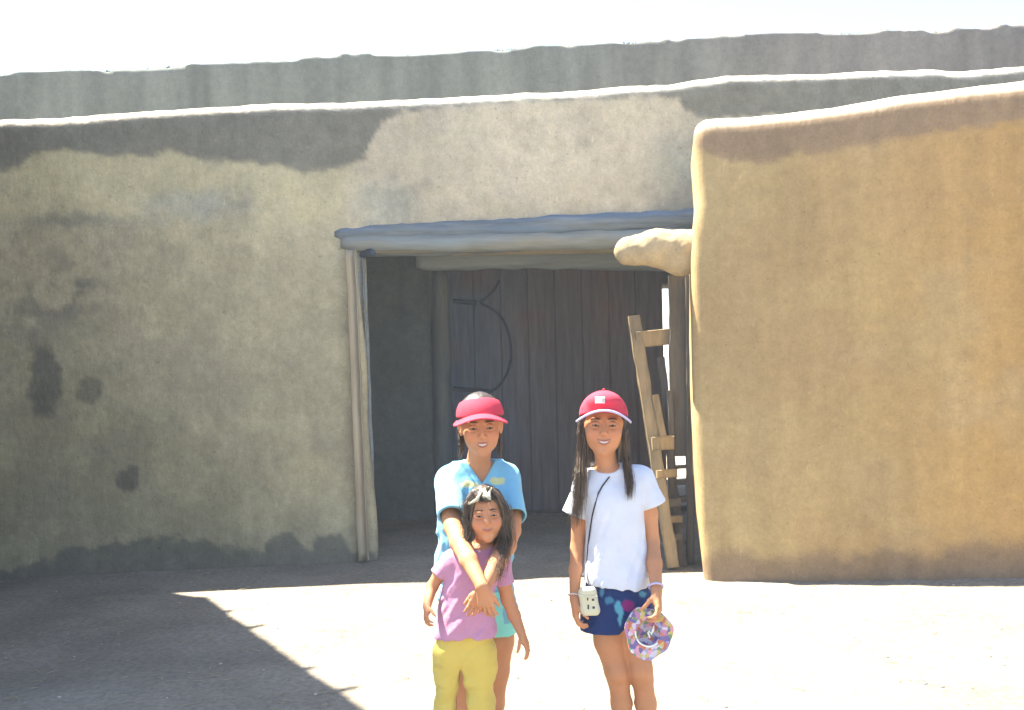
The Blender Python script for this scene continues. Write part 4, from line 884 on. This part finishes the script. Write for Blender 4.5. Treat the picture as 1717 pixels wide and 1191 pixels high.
# V neckline
yc = DB_; vt = B(808, 813, -0.10); vl = B(774, 764, -0.05); vr = B(840, 758, -0.05)
def vfn(P):
    a, b_, c_ = vt[[0, 2]], vl[[0, 2]], vr[[0, 2]]; X_ = P[..., [0, 2]]
    n1_ = np.array([-(b_-a)[1], (b_-a)[0]]); n1_ /= np.linalg.norm(n1_); n2_ = np.array([(c_-a)[1], -(c_-a)[0]]); n2_ /= np.linalg.norm(n2_)
    s1 = -np.abs(1)*((X_-a)@n1_)*np.sign((c_-a)@n1_); s2 = -((X_-a)@n2_)*np.sign((b_-a)@n2_)
    return np.maximum(np.maximum(s1, s2), P[..., 1]-(DB_+0.015))
f.put([vl[0]-0.02, DB_-0.3, vt[2]-0.02], [vr[0]+0.02, DB_+0.02, vl[2]+0.06], vfn, 0.006, 's')
neck_cut(f, B(804, 768, -0.01), 0.052, 0.066, 0.028)
f.ripple((10, 10, 9), 0.022, 3, 2, lambda P: np.clip((1.12-P[:, 2])/0.25, 0.12, 1.2)); f.ripple((30, 20, 7), 0.010, 2, 5, R=basis(0, 0, 30))
sleeve(f, B(754, 806, 0), B(757, 866, -0.17), 0.053, 0.052, 0.043); sleeve(f, B(848, 802, 0), B(861, 868, -0.17), 0.053, 0.050, 0.043)
def bshirt_cols(V, C):
    px, py = proj(V); n1 = fbm(V, 40, 2, 4); n2 = fbm(V, 50, 2, 14); fr_ = V[:, 1] < DB_
    for c_, r_ in (((787, 813), (13, 5)), ((834, 807), (11, 6))):
        a = np.clip(blob(px+4*n1, py+3*n2, c_, r_)*3, 0, 1)*fr_*0.8; C = C*(1-a[:, None])+np.array([0.62, 0.58, 0.20])*a[:, None]
    return C
field_obj('t_shirt', f, M_CLOTH, pb, col=(0.17, 0.42, 0.56), colfn=bshirt_cols)
f = Field(np.array([-0.38, DB_-0.2, 0.38]), np.array([0.12, DB_+0.26, 0.84]), 0.005)
f.loft([brow_(1062, 803, 0.06, 0.144, 0.105), brow_(1030, 803, 0.06, 0.140, 0.104), brow_(985, 801, 0.06, 0.128, 0.096)], 0.02, p=2.4)
f.caps(B(833, 1080, 0.05), B(833, 1048, 0.055), 0.067, 0.064, 0.003, 's'); f.caps(B(770, 1080, 0.05), B(771, 1048, 0.055), 0.067, 0.064, 0.003, 's')
f.cut(B(803, 1059, 0.06), (0, 0, -1)); f.ripple((12, 12, 8), 0.006, 3, 5)
field_obj('shorts', f, M_CLOTH, pb, col=(0.22, 0.62, 0.55))
# visor
f = Field(HB.c-0.2, HB.c+0.2, 0.003)
f.ell(HB(0, 0.016, 0.034), np.array((0.0835, 0.0990, 0.0840))*HB.s, HB.R, 0); f.cut(HB(0, 0, 0.033), HB.R@np.array([0, -0.10, -1.0])); f.cut(HB(0, 0, 0.088), HB.R@np.array([0, 0.34, 1.0])); f.ell(HB(0, 0.016, 0.034), np.array((0.0775, 0.0920, 0.078))*HB.s, HB.R, 0.002, 's')
vis = field_obj('visor', f, M_CAP, pb)
V, F, edge = shell_brim(HB, 1.50, 0.075, 0.45, 0.006, 0.028, 0.0045, z0=0.052); mesh('peak', V, F, M_CAP, vis)
# hair: cap of hair under the band, wisps behind the ears
f = Field(HB.c-0.22, HB.c+0.22, 0.0035)
f.ell(HB(0, 0.024, 0.034), np.array((0.0765, 0.089, 0.081))*HB.s, HB.R, 0.01); f.ell(HB(0, 0.07, -0.02), np.array((0.058, 0.045, 0.06))*HB.s, HB.R, 0.03)
f.ell(HB(0, -0.085, -0.035), np.array((0.060, 0.085, 0.092))*HB.s, HB.R, 0.008, 's'); f.ell(HB(-0.074, 0.005, -0.012), np.array((0.016, 0.024, 0.030))*HB.s, HB.R, 0.004, 's'); f.ell(HB(0.074, 0.005, -0.012), np.array((0.016, 0.024, 0.030))*HB.s, HB.R, 0.004, 's')
g1 = [HB(-0.068, 0.035, 0.01), HB(-0.072, 0.04, -0.03), B(775, 752, -0.07), B(770, 772, -0.05)]; g2 = [HB(0.068, 0.035, 0.01), HB(0.068, 0.04, -0.03), B(838, 752, -0.07), B(839, 768, -0.05)]
g3 = [HB(0.0, 0.09, 0.03), HB(0, 0.12, 0.0), HB(0, 0.125, -0.06), HB(0.0, 0.11, -0.12)]
strands(f, g1, 7, 3, (0.004, 0.008, 0.003), 0.0045, 0.004); strands(f, g2, 8, 4, (0.004, 0.008, 0.003), 0.0048, 0.004); strands(f, g3, 14, 4, (0.012, 0.01, 0.003), 0.008, 0.006)
f.ripple((80, 80, 12), 0.0022, 2, 6)
hb = field_obj('hair', f, M_HAIR, pb)
hair_strands(flyaway(g1, 40, 5, (0.006, 0.012, 0.006))).build('loose_strands', M_HAIR2, hb); hair_strands(flyaway(g2, 34, 6, (0.005, 0.010, 0.004))).build('loose_strands', M_HAIR2, hb)

# ---------------------------------------------------------------- the small child in pink and yellow
DC = 3.50
def Cc(px, py, dy=0.0): return U(px, py, DC+dy)
def crow(py, pxc, dy, rx, ry): p = Cc(pxc, py, dy); return (p[2], p[0], p[1], rx, ry)
pc = empty('person', (Cc(780, 1320)[0], DC, 0), 'small long-haired child in a pink T-shirt and yellow trousers, hugged from behind', 'person')
HC = Head(Cc(815, 863, -0.015), 0.90, basis(3, -4, -3))
f = Field(np.array([-0.36, DC-0.34, -0.02]), np.array([0.12, DC+0.20, 1.14]), 0.0037)
head_shape(f, HC)
f.caps(HC(0, 0.020, -0.06), Cc(806, 926, 0.0), 0.031, 0.034, 0.02)
f.loft([crow(918, 806, 0.0, 0.045, 0.035), crow(930, 802, 0.0, 0.085, 0.045), crow(955, 796, 0.0, 0.090, 0.056), crow(1000, 785, 0.0, 0.083, 0.058), crow(1050, 780, 0.0, 0.088, 0.062), crow(1085, 779, 0.0, 0.090, 0.066), crow(1100, 779, 0.0, 0.085, 0.06)], 0.03)
f.caps(Cc(804, 926, 0.0), Cc(762, 940, 0.0), 0.028, 0.031, 0.03); f.caps(Cc(806, 926, 0.0), Cc(836, 944, 0.0), 0.028, 0.031, 0.03)
ECL, ECR = Cc(724, 985, 0.0), Cc(851, 1005, 0.01); WCL, WCR = Cc(716, 1016, -0.06), Cc(873, 1058, -0.03)
f.chain([Cc(752, 938, 0.0), Cc(738, 962, 0.0), ECL, WCL], [0.028, 0.0235, 0.020, 0.0150], 0.01)
f.chain([Cc(838, 946, 0.0), Cc(845, 975, 0.0), ECR, Cc(862, 1032, 0.0), WCR], [0.031, 0.0265, 0.023, 0.022, 0.0160], 0.01)
hand(f, WCL, Cc(714, 1040, -0.10)-WCL, (1, 0.2, 0), (0.2, -1, 0), 0.58, curl=(35, 40, 42, 44), base=15, thumb=(0.5, 0.4))
hand(f, WCR, Cc(886, 1088, -0.04)-WCR, (-1, 0.3, -0.3), (-0.3, -1, 0.2), 0.66, curl=(22, 28, 32, 36), base=10, thumb=(0.6, 0.4), spread=7)
for hp, kn, an in (((752, 1085), (748, 1190), (748, 1290)), ((803, 1085), (804, 1190), (805, 1290))):
    f.chain([Cc(*hp, 0.0), Cc(*kn, -0.005), Cc(*an, 0.02)], [0.044, 0.034, 0.024], 0.012)
gh = fine_head(f, HC, [(HC(0, 0.020, -0.06), Cc(806, 926, 0.0), 0.031, 0.034)])
field_obj('body', f, M_SKIN, pc, colfn=lambda V, c: skin_cols(V, c, HC), extra=gh)
face_parts(HC, pc, 0.9, teeth=False)
for q in (751, 808): shoe(0, pc, Cc(q, 1290, 0.02), 0.85)
f = Field(np.array([-0.36, DC-0.18, 0.48]), np.array([0.10, DC+0.18, 0.92]), 0.004)
f.loft([crow(1068, 780, 0.0, 0.111, 0.092), crow(1030, 781, 0.0, 0.102, 0.083), crow(995, 784, 0.0, 0.094, 0.072), crow(955, 793, 0.0, 0.100, 0.066), crow(936, 798, 0.0, 0.100, 0.056), crow(924, 803, 0.0, 0.072, 0.044), crow(916, 805, 0.0, 0.045, 0.036)], 0.02)
f.caps(Cc(803, 928, 0.0), Cc(760, 941, 0.0), 0.034, 0.037, 0.03); f.caps(Cc(806, 928, 0.0), Cc(838, 946, 0.0), 0.034, 0.037, 0.03)
neck_cut(f, Cc(806, 909, -0.008), 0.040, 0.055, 0.026)
f.cut(Cc(780, 1063, 0), (0.03, 0.02, -1))
f.ripple((14, 14, 9), 0.008, 3, 2, lambda P: np.clip((0.88-P[:, 2])/0.15, 0.1, 1)); f.ripple((36, 24, 6), 0.009, 2, 5, lambda P: np.clip((0.88-P[:, 2])/0.15, 0.1, 1), basis(0, 0, 42)); f.ripple((36, 24, 6), 0.004, 2, 15, lambda P: np.clip((0.88-P[:, 2])/0.15, 0.1, 1), basis(0, 0, 5))
sleeve(f, Cc(758, 940, 0), Cc(737, 966, 0.0), 0.038, 0.037, 0.030); sleeve(f, Cc(838, 946, 0), Cc(846, 980, 0.0), 0.038, 0.038, 0.031)
FC = f
field_obj('t_shirt', f, M_CLOTH, pc, col=(0.46, 0.225, 0.34))
f = Field(np.array([-0.34, DC-0.18, 0.03]), np.array([0.06, DC+0.18, 0.62]), 0.0045)
f.loft([crow(1135, 779, 0.0, 0.094, 0.040), crow(1110, 779, 0.0, 0.101, 0.062), crow(1085, 779, 0.0, 0.101, 0.072), crow(1045, 779, 0.0, 0.090, 0.066)], 0.03, p=2.5)
for hp, kn, an, rs in (((751, 1098), (749, 1190), (749, 1296), (0.046, 0.042, 0.042)), ((803, 1098), (804, 1190), (806, 1296), (0.054, 0.051, 0.049))):
    f.chain([Cc(*hp, 0.0), Cc(*kn, -0.002), Cc(*an, 0.015)], rs, 0.03, flat=((0, 1.0, 0), 0.85))
f.wedge([(Cc(773, 1108, 0), (0.97, 0, 0.17)), (Cc(773, 1108, 0), (-0.97, 0, 0.15))], Cc(760, 1330, -0.15), Cc(787, 1100, 0.15), 0.012)
f.ripple((13, 13, 9), 0.007, 3, 12); f.ripple((30, 20, 9), 0.008, 2, 5, R=basis(0, 0, 65)); f.cut(Cc(779, 1298, 0), (0, 0, -1))
field_obj('trousers', f, M_CLOTH, pc, col=(0.58, 0.44, 0.10))
f = Field(np.array([-0.24, DC-0.22, 0.66]), np.array([0.10, DC+0.20, 1.15]), 0.0033)
f.ell(HC(0, 0.022, 0.034), np.array((0.0775, 0.092, 0.082))*HC.s, HC.R, 0.01); f.caps(HC(0, 0.05, 0.0), HC(0, 0.065, -0.09), 0.068*HC.s, 0.055*HC.s, 0.03)
f.ell(HC(0.004, -0.090, -0.030), np.array((0.046, 0.090, 0.084))*HC.s, HC.R, 0.008, 's')
gl = [HC(-0.03, -0.055, 0.095), HC(-0.060, -0.045, 0.05), HC(-0.073, -0.035, 0.0), HC(-0.066, -0.03, -0.04), HC(-0.074, -0.035, -0.075), Cc(784, 925, -0.06)]
gr = [HC(0.02, -0.055, 0.098), HC(0.056, -0.045, 0.05), HC(0.068, -0.035, 0.0), HC(0.064, -0.03, -0.04), Cc(848, 903, -0.05), Cc(842, 925, -0.085), Cc(836, 950, -0.125), Cc(831, 975, -0.13)]
strands(f, gl, 12, 3, (0.006, 0.007, 0.004), 0.0058, 0.005); strands(f, gr, 16, 4, (0.007, 0.008, 0.004), 0.0060, 0.005)
gm = [HC(-0.03, -0.062, 0.092), HC(-0.012, -0.078, 0.070), HC(0.01, -0.086, 0.052)]; strands(f, gm, 8, 9, (0.008, 0.003, 0.003), 0.005, 0.004)
f.ripple((90, 90, 14), 0.0028, 2, 6)
hcn = field_obj('hair', f, M_HAIR, pc)
hair_strands(flyaway(gl, 320, 5, (0.009, 0.010, 0.006), 0.0010)+flyaway(gr, 420, 6, (0.011, 0.010, 0.005), 0.0010)+flyaway(gm, 60, 7, (0.010, 0.004, 0.004), 0.0009)+flyaway(gl, 70, 8, (0.015, 0.014, 0.008), 0.0009, 1.5)+flyaway(gr, 90, 9, (0.017, 0.014, 0.008), 0.0009, 1.5)).build('loose_strands', M_HAIR2, hcn)
# pale bow-shaped clips in the fringe
mb = MB()
for (a, b_, c_) in (((786, 846), (800, 838), (806, 826)), ((812, 822), (816, 832), (822, 838)), ((822, 838), (820, 828), (824, 818))):
    Q = [on_front(f, *a, 0.004, DC-0.08), on_front(f, *b_, 0.008, DC-0.08), on_front(f, *c_, 0.004, DC-0.08)]; V, F = tube(Q, [0.003, 0.0065, 0.003], 8, 0.2, 2); mb.add(V, F)
V, F = sphere(on_front(f, 812, 832, 0.006, DC-0.08), 0.006); mb.add(V, F)
mb.build('hair_clip', material('pale_clip', col=(0.42, 0.42, 0.33), bump=0.2), pc)

# ------------------------------------------------------------------ thin air volume added to stand in for the lens veil
def added_lens_veil(density):
    lo, hi = np.array([-640, -640, -1.2]), np.array([640, 640, 7.2]); V = [(x, y, z) for z in (lo[2], hi[2]) for y in (lo[1], hi[1]) for x in (lo[0], hi[0])]
    mt = bpy.data.materials.new('lens_veil_volume'); mt.use_nodes = True; N = mt.node_tree; N.nodes.remove(N.nodes['Principled BSDF'])
    pv = N.nodes.new('ShaderNodeVolumePrincipled'); pv.inputs['Density'].default_value = density; pv.inputs['Color'].default_value = (0.80, 0.88, 1.0, 1); pv.inputs['Anisotropy'].default_value = 0.2
    N.links.new(pv.outputs[0], N.nodes['Material Output'].inputs['Volume'])
    o = mesh('added_lens_veil', V, [(0, 2, 3, 1), (4, 5, 7, 6), (0, 1, 5, 4), (2, 6, 7, 3), (0, 4, 6, 2), (1, 3, 7, 5)], mt, smooth=False); tag(o, kind='stuff')
added_lens_veil(0.0030)
